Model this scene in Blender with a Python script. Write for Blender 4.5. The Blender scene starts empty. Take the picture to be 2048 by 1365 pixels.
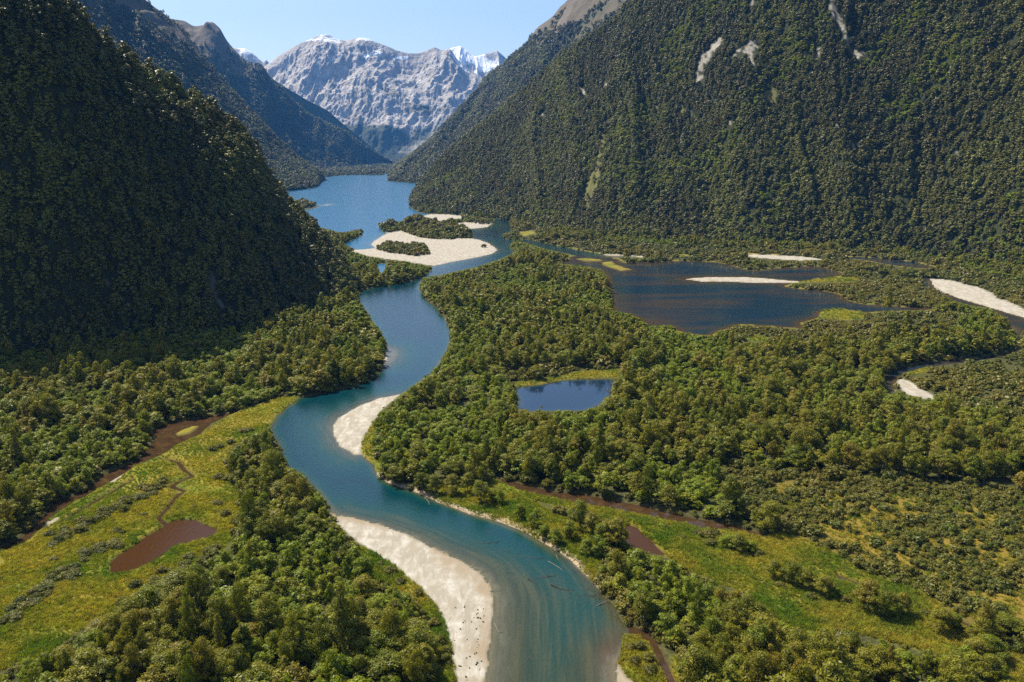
import bpy, math, random
import numpy as np

random.seed(7)
RNG = np.random.default_rng(7)
SC = bpy.context.scene
COL = SC.collection

# ------------------------------------------------------------------ camera
CAM_H = 150.0
F = 1596.0                      # focal length in photo pixels (photo 2048 x 1365)
HORIZON = 300.0
PITCH = math.atan((682.5 - HORIZON) / F)
cam_data = bpy.data.cameras.new('camera')
cam = bpy.data.objects.new('camera', cam_data)
COL.objects.link(cam)
cam.location = (0, 0, CAM_H)
cam.rotation_euler = (math.pi / 2 - PITCH, 0, 0)
cam_data.sensor_width = 36.0
cam_data.lens = 36.0 * F / 2048.0
cam_data.clip_start = 1.0
cam_data.clip_end = 120000.0
SC.camera = cam

# ------------------------------------------------------------------ sky, sun, exposure
SUN_EL = math.radians(53)
SUN_AZ = (-0.80, 0.60)          # horizontal direction towards the sun
world = bpy.data.worlds.new('World')
SC.world = world
world.use_nodes = True
wn = world.node_tree
for n in list(wn.nodes): wn.nodes.remove(n)
wo = wn.nodes.new('ShaderNodeOutputWorld')
wb = wn.nodes.new('ShaderNodeBackground')
sky = wn.nodes.new('ShaderNodeTexSky')
sky.sky_type = 'NISHITA'
sky.sun_disc = False
sky.sun_elevation = SUN_EL
sky.sun_rotation = math.atan2(SUN_AZ[0], SUN_AZ[1])
sky.altitude = 200
sky.air_density = 1.0
sky.dust_density = 1.6
sky.ozone_density = 0.6
wb.inputs['Strength'].default_value = 0.09
wn.links.new(sky.outputs[0], wb.inputs[0])
wn.links.new(wb.outputs[0], wo.inputs[0])

sun_data = bpy.data.lights.new('sun', 'SUN')
sun = bpy.data.objects.new('sun', sun_data)
COL.objects.link(sun)
sun_data.energy = 5.0
sun_data.angle = math.radians(0.5)
sun_data.color = (1.0, 0.94, 0.80)
ce = math.cos(SUN_EL)
SUN_V = np.array([SUN_AZ[0], SUN_AZ[1], 0.0]); SUN_V /= np.linalg.norm(SUN_V)
SUN_V = np.array([SUN_V[0] * ce, SUN_V[1] * ce, math.sin(SUN_EL)])
from mathutils import Vector
sun.rotation_euler = Vector(SUN_V).to_track_quat('Z', 'Y').to_euler()
sun.location = (-300, 300, 900)

SC.view_settings.view_transform = 'Standard'
SC.view_settings.look = 'None'
SC.view_settings.gamma = 1.0
SC.view_settings.use_curve_mapping = False
SC.view_settings.exposure = 1.0
cy = SC.cycles
cy.max_bounces = 6
cy.diffuse_bounces = 2
cy.glossy_bounces = 2
cy.transmission_bounces = 3
cy.transparent_max_bounces = 6
cy.volume_bounces = 0
cy.caustics_reflective = False
cy.caustics_refractive = False
cy.use_denoising = False

# ------------------------------------------------------------------ projection helpers
CP, SP = math.cos(PITCH), math.sin(PITCH)
def ray(px, py):
    dx = (np.asarray(px, float) - 1024.0) / F
    dy = (682.5 - np.asarray(py, float)) / F
    return np.stack([dx, CP + dy * SP, -SP + dy * CP], -1)
def ground(px, py, z=0.0):
    d = ray(px, py)
    t = (z - CAM_H) / d[..., 2]
    return np.stack([d[..., 0] * t, d[..., 1] * t], -1)
def at_depth(px, py, D):
    d = ray(px, py)
    t = D / d[..., 1]
    return np.stack([d[..., 0] * t, d[..., 1] * t, CAM_H + d[..., 2] * t], -1)
def to_px(P):
    P = np.asarray(P, float)
    x, y, z = P[..., 0], P[..., 1], P[..., 2] - CAM_H
    dep = np.maximum(y * CP - z * SP, 1e-3)
    up = y * SP + z * CP
    return 1024 + F * x / dep, 682.5 - F * up / dep, dep

# ------------------------------------------------------------------ noise
def _hash(ix, iy, iz, seed):
    h = (ix.astype(np.int64) * 374761393 + iy.astype(np.int64) * 668265263 + iz.astype(np.int64) * 2147483647 + seed * 1274126177) & 0xffffffff
    h = ((h ^ (h >> 13)) * 1274126177) & 0xffffffff
    h = ((h ^ (h >> 16)) * 2246822519) & 0xffffffff
    return ((h ^ (h >> 15)) & 0xffffff).astype(np.float32) / np.float32(0xffffff)
def vnoise(x, y, z=None, seed=0):
    x = np.asarray(x, np.float32); y = np.asarray(y, np.float32)
    if z is None:
        ix = np.floor(x); iy = np.floor(y)
        fx = x - ix; fy = y - iy
        fx = fx * fx * fx * (fx * (fx * 6 - 15) + 10); fy = fy * fy * fy * (fy * (fy * 6 - 15) + 10)
        ix = ix.astype(np.int64); iy = iy.astype(np.int64); o = np.zeros_like(ix)
        a = _hash(ix, iy, o, seed); b = _hash(ix + 1, iy, o, seed)
        c = _hash(ix, iy + 1, o, seed); d = _hash(ix + 1, iy + 1, o, seed)
        return (a + (b - a) * fx) * (1 - fy) + (c + (d - c) * fx) * fy
    raise ValueError
def fbm(x, y, octs=4, seed=0, gain=0.5):
    s = 0; a = 1.0; t = 0
    for o in range(octs):
        s = s + a * vnoise(x * 2 ** o + 17.3 * o, y * 2 ** o - 9.1 * o, seed=seed + o)
        t += a; a *= gain
    return s / t
def ridged(x, y, octs=4, seed=0, gain=0.5):
    s = 0; a = 1.0; t = 0
    for o in range(octs):
        n = 1 - np.abs(2 * vnoise(x * 2 ** o + 5.7 * o, y * 2 ** o + 3.3 * o, seed=seed + o) - 1)
        s = s + a * n * n; t += a; a *= gain
    return s / t

# ------------------------------------------------------------------ polygons read off the photograph, laid on the valley floor
def G(*pts):
    p = np.array(pts, float)
    return ground(p[:, 0], p[:, 1])
def sdf(P, poly, margin=80.0):
    """signed distance, negative inside"""
    P = np.asarray(P, np.float32); poly = poly.astype(np.float32)
    out = np.full(len(P), 1e4, np.float32)
    lo = poly.min(0) - margin; hi = poly.max(0) + margin
    m = (P[:, 0] > lo[0]) & (P[:, 0] < hi[0]) & (P[:, 1] > lo[1]) & (P[:, 1] < hi[1])
    if not m.any(): return out
    Q = P[m]; d2 = np.full(len(Q), 1e12, np.float32); ins = np.zeros(len(Q), bool)
    n = len(poly)
    for i in range(n):
        a = poly[i]; b = poly[(i + 1) % n]; e = b - a
        w = Q - a
        t = np.clip((w[:, 0] * e[0] + w[:, 1] * e[1]) / max(float(e @ e), 1e-9), 0, 1)
        dx = w[:, 0] - e[0] * t; dy = w[:, 1] - e[1] * t
        d2 = np.minimum(d2, dx * dx + dy * dy)
        c = (a[1] > Q[:, 1]) != (b[1] > Q[:, 1])
        if c.any():
            xi = a[0] + (Q[:, 1] - a[1]) * e[0] / (e[1] if abs(e[1]) > 1e-9 else 1e-9)
            ins ^= c & (Q[:, 0] < xi)
    d = np.sqrt(d2)
    out[m] = np.where(ins, -d, d)
    return out
def strip(pts, w):
    """ribbon polygon along pixel points with a half width in metres"""
    p = G(*pts); n = len(p); L = []; R = []
    for i in range(n):
        t = p[min(i + 1, n - 1)] - p[max(i - 1, 0)]
        t = t / (np.linalg.norm(t) + 1e-9); nn = np.array([-t[1], t[0]])
        ww = w[i] if hasattr(w, '__len__') else w
        L.append(p[i] + nn * ww); R.append(p[i] - nn * ww)
    return np.array(L + R[::-1])

RIVER = G((968,1420),(970,1365),(979,1293),(985,1234),(988,1199),(982,1176),(959,1145),(925,1122),(875,1100),(835,1080),(793,1062),(764,1051),(705,1036),(673,1031),
    (664,1021),(651,1003),(614,962),(597,946),(570,936),(562,906),(555,886),(546,874),(539,858),(553,833),(570,817),(588,804),(602,795),(640,789),(676,782),(711,772),(746,758),
    (765,738),(775,715),(775,694),(760,666),(741,639),(722,607),(712,590),(722,583),(745,576),(773,573),(821,563),(850,552),(862,542),(865,533),
    (901,525),(955,515),(985,508),(996,501),(990,495),(975,486),(960,480),(948,478),(940,468),(926,459),(945,458),(975,455),(987,446),(990,438),(975,434),
    (1000,436),(1017,439),(1020,449),(1027,461),(1005,469),(1010,479),(1030,484),(1022,489),(1020,494),(1030,507),(1004,518),(953,535),(906,545),(882,551),(848,557),(838,574),(847,593),(867,610),(880,623),
    (895,645),(902,665),(902,685),(893,705),(880,726),(860,750),(832,771),(803,789),(757,797),(710,817),(678,836),(666,852),(666,872),(678,892),(710,911),
    (723,909),(749,933),(755,950),(773,965),(808,978),(837,986),(878,1006),(925,1023),(957,1033),(1003,1045),(1041,1060),(1076,1079),(1105,1097),(1143,1120),(1178,1155),(1193,1173),(1211,1193),
    (1231,1213),(1239,1232),(1252,1249),(1270,1258),(1254,1266),(1244,1272),(1243,1299),(1237,1325),(1232,1345),(1236,1365),(1240,1420))
LAKE = G((500,392),(557,385),(600,380),(632,376),(634,371),(643,364),(643,357),(665,353),(690,351),(730,350.5),(765,351),(772,348),(783,348.5),(774,356),(775,363),(800,365),(838,368),
    (830,380),(820,398),(820,416),(840,426),(870,429),(920,431),(960,434),(985,435),(990,438),(965,436),(931,433),(901,430),(860,429),(843,433),(811,440),(790,446),(755,449),(762,458),(767,464),(774,467),
    (745,484),(743,490),(750,497),(735,499),(712,500),(686,489),(705,480),(725,471),(721,463),(679,466),(640,455),(600,430),(560,410),(500,405))
INLET = G((752,529),(772,527),(774,536),(768,546),(760,548))
CHANNEL = strip([(1012,481),(1049,481),(1083,490),(1122,500),(1171,509),(1207,513),(1290,515.5),(1370,511.5),(1439,509.5),(1500,508),(1560,510)], [10,14,16,20,22,16,5,4,4,3,3])
LAGOON = G((1098,527),(1134,523),(1140,514),(1171,510),(1207,514),(1225,517),(1238,520),(1247,527),(1268,525),(1305,525),(1366,522),(1435,525),(1459,530),(1479,536),(1500,542),(1532,540),(1582,535),(1637,533),(1649,535),
    (1687,548),(1684,552),(1655,557),(1596,565),(1567,573),(1614,580),(1655,583),(1678,589),(1699,603),(1731,609),(1801,614),(1872,617),(1875,620),(1801,623),(1728,626),(1690,620),(1655,620),(1640,625),(1637,636),(1601,646),(1608,658),
    (1576,656),(1526,652),(1476,650),(1439,664),(1420,673),(1391,671),(1354,662),(1342,652),(1300,655),(1283,640),(1256,628),(1225,625),(1220,591),(1215,571),(1217,559),(1205,541),(1176,535),(1134,530))
UPCHAN = G((1640,511),(1693,514),(1758,517),(1816,523),(1854,530),(1880,539),(1831,537),(1787,532),(1743,523),(1699,517))
EASTR = G((1838,556),(1857,557),(1872,579),(1919,598),(1963,611),(2007,624),(2048,636),(2200,690),(2200,730),(2048,660),(2040,672),(2048,684),(2042,700),(2010,713),(1963,722),(1890,731),(1846,737),(1812,746),(1795,757),(1788,771),(1790,785),(1776,786),(1768,781),(1764,768),(1772,750),(1802,734),
    (1860,725),(1948,718),(2010,708),(2028,702),(2035,690),(2033,670),(2020,652),(2007,633),(1977,618),(1936,611),(1904,601),(1884,586),(1860,577),(1843,571))
BLUEPOND = G((1026,777),(1074,771),(1121,762),(1169,759),(1228,759),(1230,772),(1224,789),(1208,803),(1188,816),(1161,823),(1121,823),(1058,823),(1034,819),(1036,797))
BROWNSTREAM = G((985,952),(1000,957),(1048,970),(1111,985),(1160,988),(1215,999),(1271,1010),(1334,1025),(1405,1041),(1449,1047),(1490,1058),(1530,1071),(1524,1074),(1480,1064),(1438,1060),(1403,1057),(1372,1050),(1339,1042),(1302,1033),(1240,1023),(1189,1014),(1115,999),(1050,984),(1005,966))
LITTLEPOND = G((1253,1050),(1271,1054),(1291,1072),(1310,1089),(1330,1109),(1326,1112),(1295,1106),(1266,1095),(1240,1075))
THINA = strip([(1672,1153),(1695,1161),(1720,1171)], 1.2)
THINB = strip([(1895,1234),(1925,1247),(1950,1260)], 1.2)
CREEK = strip([(1248,1257),(1287,1268),(1306,1284),(1318,1308),(1330,1335),(1342,1365),(1350,1400)], [2.0,1.5,1.3,1.3,1.3,1.4,1.4])
BROWNPOND = G((221,1147),(220,1126),(234,1112),(264,1094),(287,1077),(322,1057),(331,1049),(352,1040),(390,1040),(410,1049),(434,1059),(437,1066),(422,1075),(381,1084),(346,1094),(317,1118),(278,1137),(246,1147))
MEANDER = strip([(333,1050),(318,1038),(331,1021),(346,1003),(358,990),(369,984),(352,979),(342,974),(360,964),(386,953),(368,943),(358,927),(340,921),(322,918)], [1.6,1.2,1.2,1.2,1.1,1.0,1.2,1.6,1.2,1.1,1.1,1.1,0.8,0.6])
LEFTSTREAM = G((475,823),(410,836),(334,848),(308,861),(305,883),(293,904),(281,918),(214,948),(164,986),(111,1003),(90,1030),(45,1075),(0,1097),(-120,1160),(-120,1172),(0,1106),(59,1079),(117,1022),(180,988),(225,962),(273,931),(322,911),(352,892),(396,871),(422,848),(457,832))
DITCH = strip([(270,958),(225,985),(180,1010),(140,1035),(112,1050)], [0.5,1.0,1.0,0.8,0.4])

BODIES = [('river', RIVER), ('lake', LAKE), ('inlet', INLET), ('channel', CHANNEL), ('lagoon', LAGOON), ('side_channel', UPCHAN), ('east_river', EASTR), ('blue_pond', BLUEPOND),
          ('brown_stream', BROWNSTREAM), ('little_pond', LITTLEPOND), ('thin_stream', THINA), ('thin_stream', THINB), ('creek', CREEK), ('brown_pond', BROWNPOND), ('meander', MEANDER), ('left_stream', LEFTSTREAM), ('ditch', DITCH)]
NOT_WATER = [G((1151,518),(1175,517),(1205,521),(1205,523),(1170,523)), G((1203,526),(1226,523),(1228,529),(1264,541),(1240,542),(1210,532)),
             G((350,868),(365,860),(396,851),(392,860),(378,870),(355,873)),
             G((578,409),(600,406),(625,410),(640,413),(625,418),(600,422),(585,418))]
SPIT = G((1368,559),(1390,556),(1415,555),(1498,555),(1540,558),(1596,563),(1600,567),(1567,567),(1508,566),(1450,563.5),(1403,563.5))
NOT_WATER.append(SPIT)
SANDS = [
    G((660,1026),(673,1031),(705,1036),(764,1051),(793,1062),(835,1080),(875,1100),(925,1122),(959,1145),(982,1176),(988,1199),(985,1234),(979,1293),(970,1365),(968,1420),(918,1420),(912,1365),(902,1290),(882,1230),(842,1180),(800,1145),(755,1113),(715,1088),(690,1066),(672,1048)),
    G((803,789),(757,797),(710,817),(678,836),(666,852),(666,872),(678,892),(710,911),(723,909),(723,889),(729,874),(743,854),(758,830),(775,813),(796,795)),
    G((775,694),(788,700),(792,710),(786,722),(775,728),(768,735),(765,725)),
    G((865,533),(901,525),(955,515),(985,508),(996,501),(990,495),(975,486),(960,480),(948,478),(900,477),(870,478),(838,476),(815,467),(803,462),(774,467),(745,484),(743,490),(750,497),(712,500),(725,506),(760,512),(800,520),(830,528)),
    G((926,459),(945,458),(975,455),(985,448),(960,444),(931,446),(905,448),(890,446),(895,440),(930,438),(945,434),(931,433),(901,430),(860,429),(843,433),(870,440),(895,449)),
    SPIT,
    G((1205,509.5),(1230,510),(1290,513.5),(1290,516.5),(1240,516),(1215,514)),
    G((1470,510.5),(1520,510.5),(1600,514),(1652,521),(1600,522.5),(1520,518)),
    G((1857,557),(1907,564),(1960,577),(1986,589),(1992,598),(2021,606),(2048,620),(2200,680),(2200,690),(2048,636),(2007,624),(1963,611),(1919,598),(1872,579)),
    G((1796,759),(1816,762),(1840,778),(1869,795),(1872,803),(1840,799),(1807,787),(1793,771)),
    G((2015,649),(2028,655),(2032,664),(2022,660)),
    G((1237,1325),(1243,1338),(1252,1352),(1268,1366),(1275,1400),(1240,1420),(1234,1365),(1232,1345)),
    G((211,968),(232,952),(247,947),(244,955),(225,968)), G((82,1056),(100,1043),(122,1031),(118,1040),(95,1055)),
    G((640,412),(655,408),(668,408),(655,412)),
    G((2018,836),(2048,838),(2048,841),(2018,839)),
    G((743,497),(712,500),(700,503),(740,515),(800,523),(850,528),(862,520),(820,508)),
]
MEADOWS = [
    G((-150,1190),(0,1106),(59,1080),(117,1026),(211,973),(273,935),(322,913),(352,893),(396,872),(457,833),(500,817),(560,798),(600,795),(575,815),(553,833),(539,858),(515,868),(488,880),(462,900),(452,930),(458,965),(482,1000),(478,1040),(470,1075),(440,1105),(380,1140),(330,1160),(270,1190),(220,1230),(150,1270),(100,1310),(0,1345),(-150,1390)),
    G((970,960),(1010,968),(1050,986),(1110,1000),(1190,1015),(1240,1024),(1300,1034),(1400,1058),(1440,1061),(1530,1074),(1570,1072),(1640,1100),(1700,1130),(1760,1165),(1850,1195),(1900,1235),(1950,1270),(1900,1312),(1870,1312),(1800,1290),(1700,1265),(1600,1265),(1540,1235),(1500,1195),(1430,1165),(1380,1145),(1330,1113),(1295,1108),(1262,1094),(1240,1060),(1190,1032),(1100,1012),(1010,988)),
    G((1990,1290),(2048,1320),(2120,1380),(2048,1400),(2010,1340)),
    G((840,984),(900,972),(980,975),(1060,1008),(1140,1045),(1190,1080),(1205,1120),(1190,1165),(1150,1120),(1105,1095),(1041,1058),(957,1031),(880,1004)),
    G((722,908),(724,890),(735,870),(748,850),(752,862),(742,885),(745,910),(765,935),(760,950),(750,935)),
    G((700,1090),(760,1117),(830,1170),(882,1232),(904,1295),(915,1365),(915,1420),(880,1420),(872,1320),(858,1250),(830,1200),(790,1178),(735,1160),(745,1130)),
    G((1246,1272),(1290,1278),(1306,1298),(1318,1330),(1332,1365),(1345,1420),(1275,1420),(1268,1366),(1245,1335)),
    G((1342,1340),(1350,1320),(1370,1345),(1365,1380),(1350,1380)),
    G((1022,775),(1040,766),(1074,762),(1137,752),(1173,744),(1244,744),(1240,757),(1169,758),(1121,762),(1074,771)),
    G((1637,634),(1642,624),(1680,621),(1728,627),(1728,640),(1690,642),(1660,640)),
    G((1490,680),(1510,675),(1540,680),(1530,686),(1500,686)),
    G((800,905),(822,900),(826,912),(812,922)),
    G((1810,748),(1846,738),(1862,735),(1850,748),(1820,752)),
    G((1056,442),(1090,444),(1095,451),(1075,453)),
    G((1035,466),(1065,462),(1072,468),(1048,474)),
    G((1576,562),(1655,557),(1700,556),(1720,560),(1700,565),(1620,567)),
]
ISLET_GRASS = NOT_WATER[0:3]
SHRUBLAND = [   # low scrub instead of tall trees
    G((1440,925),(1600,950),(1800,960),(2048,985),(2200,1020),(2200,1400),(2048,1290),(1900,1225),(1700,1125),(1560,1066),(1470,1045),(1430,1000)),
    G((1000,486),(1100,480),(1300,492),(1500,500),(1700,505),(1850,520),(2000,560),(2200,600),(2200,690),(2048,640),(1990,590),(1860,560),(1900,610),(1880,625),(1728,610),(1640,590),(1560,560),(1690,550),(1640,530),(1500,545),(1430,525),(1250,520),(1120,500)),
    G((1440,655),(1640,640),(1760,640),(1900,625),(1960,640),(1900,680),(1700,690),(1600,710),(1450,700)),
    G((1800,790),(1840,740),(2048,705),(2200,720),(2200,920),(2048,860),(1900,830),(1870,800)),
    G((980,745),(1170,735),(1260,735),(1250,760),(1020,790)),
    G((860,990),(980,970),(1100,1010),(1200,1060),(1190,1150),(1050,1060)),
    G((1000,480),(1015,440),(1100,440),(1110,470),(1040,490)),
    G((860,440),(940,455),(945,478),(870,478),(800,462),(760,462),(755,448),(810,440)),
    G((700,495),(860,520),(850,530),(740,510)), G((575,405),(645,405),(645,425),(575,425)),
]
SCRUB_ORANGE = G((1520,960),(1800,985),(2048,1010),(2200,1040),(2200,1380),(2048,1285),(1900,1225),(1700,1125),(1600,1075),(1560,1010))
ISLANDS_SHRUB = [   # bush patches standing on the gravel islands
    G((800,462),(815,452),(830,438),(850,440),(880,449),(910,450),(930,462),(944,476),(900,480),(868,480),(840,476),(815,468)),
    G((758,456),(790,447),(800,452),(800,462),(770,466)),
    G((752,497),(770,489),(800,489),(845,493),(860,511),(830,514),(790,509),(755,502)),
    G((928,436),(970,436),(985,442),(978,450),(945,448),(925,442)),
    G((578,410),(600,407),(635,412),(620,417),(590,418)),
    G((690,470),(720,464),(724,470),(700,476)),
]
DARKBANK = strip([(755,948),(790,972),(837,987),(878,1006),(925,1023),(1003,1046),(1041,1060),(1076,1079),(1105,1097),(1143,1121),(1178,1155),(1195,1175)], [1.5,1.8,2,2,2.2,2.2,2,2,2,2,2,1.2])

def multi(P, polys, margin=80.0):
    d = np.full(len(P), 1e4, np.float32)
    for q in polys: d = np.minimum(d, sdf(P, q, margin))
    return d
def water_sd(P, ids=False, margin=80.0):
    best = np.full(len(P), 1e4, np.float32); who = np.full(len(P), -1)
    for k, (nm, q) in enumerate(BODIES):
        d = sdf(P, q, margin)
        m = d < best
        best[m] = d[m]; who[m] = k
    land = multi(P, NOT_WATER, margin)
    best = np.maximum(best, -land)
    return (best, who) if ids else best

# ------------------------------------------------------------------ node materials
def mat(name):
    m = bpy.data.materials.new(name); m.use_nodes = True
    nt = m.node_tree
    for n in list(nt.nodes): nt.nodes.remove(n)
    out = nt.nodes.new('ShaderNodeOutputMaterial')
    return m, nt, out
class NB:
    def __init__(s, nt): s.nt = nt
    def n(s, t, **kw):
        x = s.nt.nodes.new(t)
        for k, v in kw.items(): setattr(x, k, v)
        return x
    def l(s, a, b): s.nt.links.new(a, b)
    def noise(s, vec, scale, detail=3, rough=0.55, dist=0.0):
        x = s.n('ShaderNodeTexNoise'); x.inputs['Scale'].default_value = scale
        x.inputs['Detail'].default_value = detail; x.inputs['Roughness'].default_value = rough
        x.inputs['Distortion'].default_value = dist
        if vec is not None: s.l(vec, x.inputs['Vector'])
        return x.outputs['Fac']
    def ramp(s, fac, stops, interp='LINEAR'):
        x = s.n('ShaderNodeValToRGB'); x.color_ramp.interpolation = interp
        e = x.color_ramp.elements
        while len(e) < len(stops): e.new(0.5)
        for k, (p, c) in enumerate(stops):
            e[k].position = p
            e[k].color = (c, c, c, 1) if not hasattr(c, '__len__') else (*c, 1)
        s.l(fac, x.inputs[0]); return x.outputs[0]
    def mix(s, fac, a, b, blend='MIX'):
        x = s.n('ShaderNodeMix', data_type='RGBA', blend_type=blend)
        for sock, v in ((x.inputs[0], fac), (x.inputs[6], a), (x.inputs[7], b)):
            if hasattr(v, 'links'): s.l(v, sock)
            elif hasattr(v, '__len__'): sock.default_value = (*v, 1)
            else: sock.default_value = v
        return x.outputs[2]
    def math(s, op, a, b=None, clamp=False):
        x = s.n('ShaderNodeMath', operation=op, use_clamp=clamp)
        for sock, v in ((x.inputs[0], a), (x.inputs[1], b)):
            if v is None: continue
            if hasattr(v, 'links'): s.l(v, sock)
            else: sock.default_value = v
        return x.outputs[0]
    def attr(s, name):
        x = s.n('ShaderNodeAttribute', attribute_name=name); return x.outputs['Fac']
    def pos(s):
        return s.n('ShaderNodeNewGeometry').outputs['Position']
    def mapped(s, vec, scale=(1, 1, 1), rot=(0, 0, 0)):
        x = s.n('ShaderNodeMapping'); x.inputs['Scale'].default_value = scale; x.inputs['Rotation'].default_value = rot
        s.l(vec, x.inputs[0]); return x.outputs[0]
    def bump(s, h, strength, dist):
        x = s.n('ShaderNodeBump'); x.inputs['Strength'].default_value = strength; x.inputs['Distance'].default_value = dist
        s.l(h, x.inputs['Height']); return x.outputs[0]

def leaf_mat(name, cols, trans=0.3, region=0.006, warm=(0.20, 0.15, 0.05), warm_amt=0.35, stretch=(1, 1, 1)):
    """foliage: tint by tree (Object Info random), by stand (large noise) and by clump (small noise)"""
    m, nt, out = mat(name); b = NB(nt)
    oi = b.n('ShaderNodeObjectInfo'); P = b.pos()
    base = b.ramp(oi.outputs['Random'], [(k / max(1, len(cols) - 1), c) for k, c in enumerate(cols)])
    reg = b.noise(b.mapped(P, stretch), region, 4, 0.6)
    rg = b.ramp(reg, [(0.42, 0.0), (0.62, 1.0)])
    w = b.math('MULTIPLY', rg, warm_amt)
    c = b.mix(w, base, warm)
    cl = b.noise(P, 0.55, 2, 0.6)
    cl = b.ramp(cl, [(0.3, 0.7), (0.7, 1.75)])
    c = b.mix(1.0, c, cl, 'MULTIPLY')
    d = b.n('ShaderNodeBsdfPrincipled'); b.l(c, d.inputs['Base Color']); d.inputs['Roughness'].default_value = 0.45
    d.inputs['Specular IOR Level'].default_value = 0.2
    t = b.n('ShaderNodeBsdfTranslucent'); tc = b.mix(1.0, c, (1.3, 1.35, 0.5), 'MULTIPLY'); b.l(tc, t.inputs[0])
    mx = b.n('ShaderNodeMixShader'); mx.inputs[0].default_value = trans
    b.l(d.outputs[0], mx.inputs[1]); b.l(t.outputs[0], mx.inputs[2]); b.l(mx.outputs[0], out.inputs[0])
    return m

M_BEECH = leaf_mat('beech_leaf', [(0.096, 0.106, 0.008), (0.130, 0.132, 0.010), (0.172, 0.152, 0.014), (0.104, 0.130, 0.009), (0.170, 0.130, 0.016)], 0.33, warm=(0.20, 0.155, 0.016), warm_amt=0.18)
M_LUSH = leaf_mat('lush_leaf', [(0.105, 0.138, 0.007), (0.150, 0.178, 0.009), (0.128, 0.150, 0.009), (0.185, 0.185, 0.012)], 0.35, warm_amt=0.15)
M_SHRUB = leaf_mat('shrub_leaf', [(0.072, 0.080, 0.012), (0.098, 0.100, 0.015), (0.125, 0.110, 0.018), (0.084, 0.098, 0.013)], 0.28, warm=(0.19, 0.13, 0.018), warm_amt=0.35)
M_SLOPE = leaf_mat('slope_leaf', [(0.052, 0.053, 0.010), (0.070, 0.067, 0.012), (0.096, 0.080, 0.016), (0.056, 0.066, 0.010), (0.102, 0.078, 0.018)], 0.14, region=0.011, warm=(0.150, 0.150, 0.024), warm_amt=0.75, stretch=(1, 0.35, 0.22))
M_FERN = leaf_mat('fern_leaf', [(0.14, 0.19, 0.03), (0.18, 0.22, 0.05), (0.12, 0.17, 0.03)], 0.35, warm_amt=0.1)
M_GRASS = leaf_mat('grass_blade', [(0.25, 0.22, 0.026), (0.30, 0.245, 0.034), (0.20, 0.20, 0.020), (0.28, 0.19, 0.030)], 0.4, region=0.03, warm=(0.085, 0.140, 0.010), warm_amt=0.95)

def bark_mat(name, c1, c2):
    m, nt, out = mat(name); b = NB(nt)
    P = b.pos(); f = b.noise(b.mapped(P, (3, 3, 0.6)), 2.0, 4)
    c = b.ramp(f, [(0.35, c1), (0.68, c2)])
    d = b.n('ShaderNodeBsdfPrincipled'); b.l(c, d.inputs['Base Color']); d.inputs['Roughness'].default_value = 0.85
    b.l(b.bump(f, 0.5, 0.05), d.inputs['Normal']); b.l(d.outputs[0], out.inputs[0])
    return m
M_BARK = bark_mat('bark', (0.07, 0.055, 0.04), (0.19, 0.16, 0.12))
M_DEAD = bark_mat('bleached_wood', (0.14, 0.115, 0.085), (0.30, 0.26, 0.21))
M_DRIFT = bark_mat('driftwood', (0.07, 0.06, 0.045), (0.19, 0.165, 0.13))
M_WETLOG = bark_mat('waterlogged_wood', (0.015, 0.014, 0.012), (0.045, 0.038, 0.03))

# ------------------------------------------------------------------ mesh helpers
def mesh_from(name, verts, quads=None, tris=None, mats=(), midx=None, smooth=False):
    me = bpy.data.meshes.new(name)
    verts = np.asarray(verts, np.float32)
    nq = 0 if quads is None else len(quads); ntri = 0 if tris is None else len(tris)
    me.vertices.add(len(verts)); me.vertices.foreach_set('co', verts.ravel())
    loops = []; starts = []
    if nq: loops.append(np.asarray(quads, np.int32).ravel()); starts.append(np.arange(nq) * 4)
    if ntri: loops.append(np.asarray(tris, np.int32).ravel()); starts.append(nq * 4 + np.arange(ntri) * 3)
    lp = np.concatenate(loops); st = np.concatenate(starts)
    me.loops.add(len(lp)); me.loops.foreach_set('vertex_index', lp)
    me.polygons.add(len(st)); me.polygons.foreach_set('loop_start', st.astype(np.int32))
    for m in mats: me.materials.append(m)
    if midx is not None: me.polygons.foreach_set('material_index', np.asarray(midx, np.int32))
    if smooth: me.polygons.foreach_set('use_smooth', np.ones(len(st), bool))
    me.update(calc_edges=True)
    return me
def fattr(me, name, vals):
    a = me.attributes.new(name, 'FLOAT', 'POINT'); a.data.foreach_set('value', np.asarray(vals, np.float32))
def link(name, data, parent=None, **props):
    o = bpy.data.objects.new(name, data); COL.objects.link(o)
    if parent is not None: o.parent = parent
    for k, v in props.items(): o[k] = v
    return o
def grid_quads(nr, nc, keep=None):
    i = np.arange(nr - 1)[:, None] * nc + np.arange(nc - 1)[None, :]
    q = np.stack([i, i + 1, i + 1 + nc, i + nc], -1).reshape(-1, 4)
    return q if keep is None else q[keep.ravel()]

# ------------------------------------------------------------------ the valley floor: one sheet with the beds of river, lake and ponds cut into it
ys = [115.0]
while ys[-1] < 650: ys.append(ys[-1] * 1.0042)
while ys[-1] < 5200: ys.append(ys[-1] * 1.008)
while ys[-1] < 60000: ys.append(ys[-1] * 1.06)
ys = np.array(ys)
t_in = np.arange(-0.70, 0.7001, 0.003)
t_out = np.array([0.74, 0.8, 0.9, 1.05, 1.3, 1.7, 2.4, 3.5])
ts = np.concatenate([-t_out[::-1], t_in, t_out])
NR, NC = len(ys), len(ts)
GX = (ts[None, :] * ys[:, None]).ravel(); GY = np.repeat(ys, NC)
GP = np.stack([GX, GY], -1)
wob = np.stack([fbm(GX / 6, GY / 6, 3, 1) - .5, fbm(GX / 6, GY / 6, 3, 2) - .5], -1) * 3.0     # natural wobble of every edge
wob *= np.clip(GY / 700, 0.35, 1.5)[:, None]
GW = GP + wob
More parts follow.
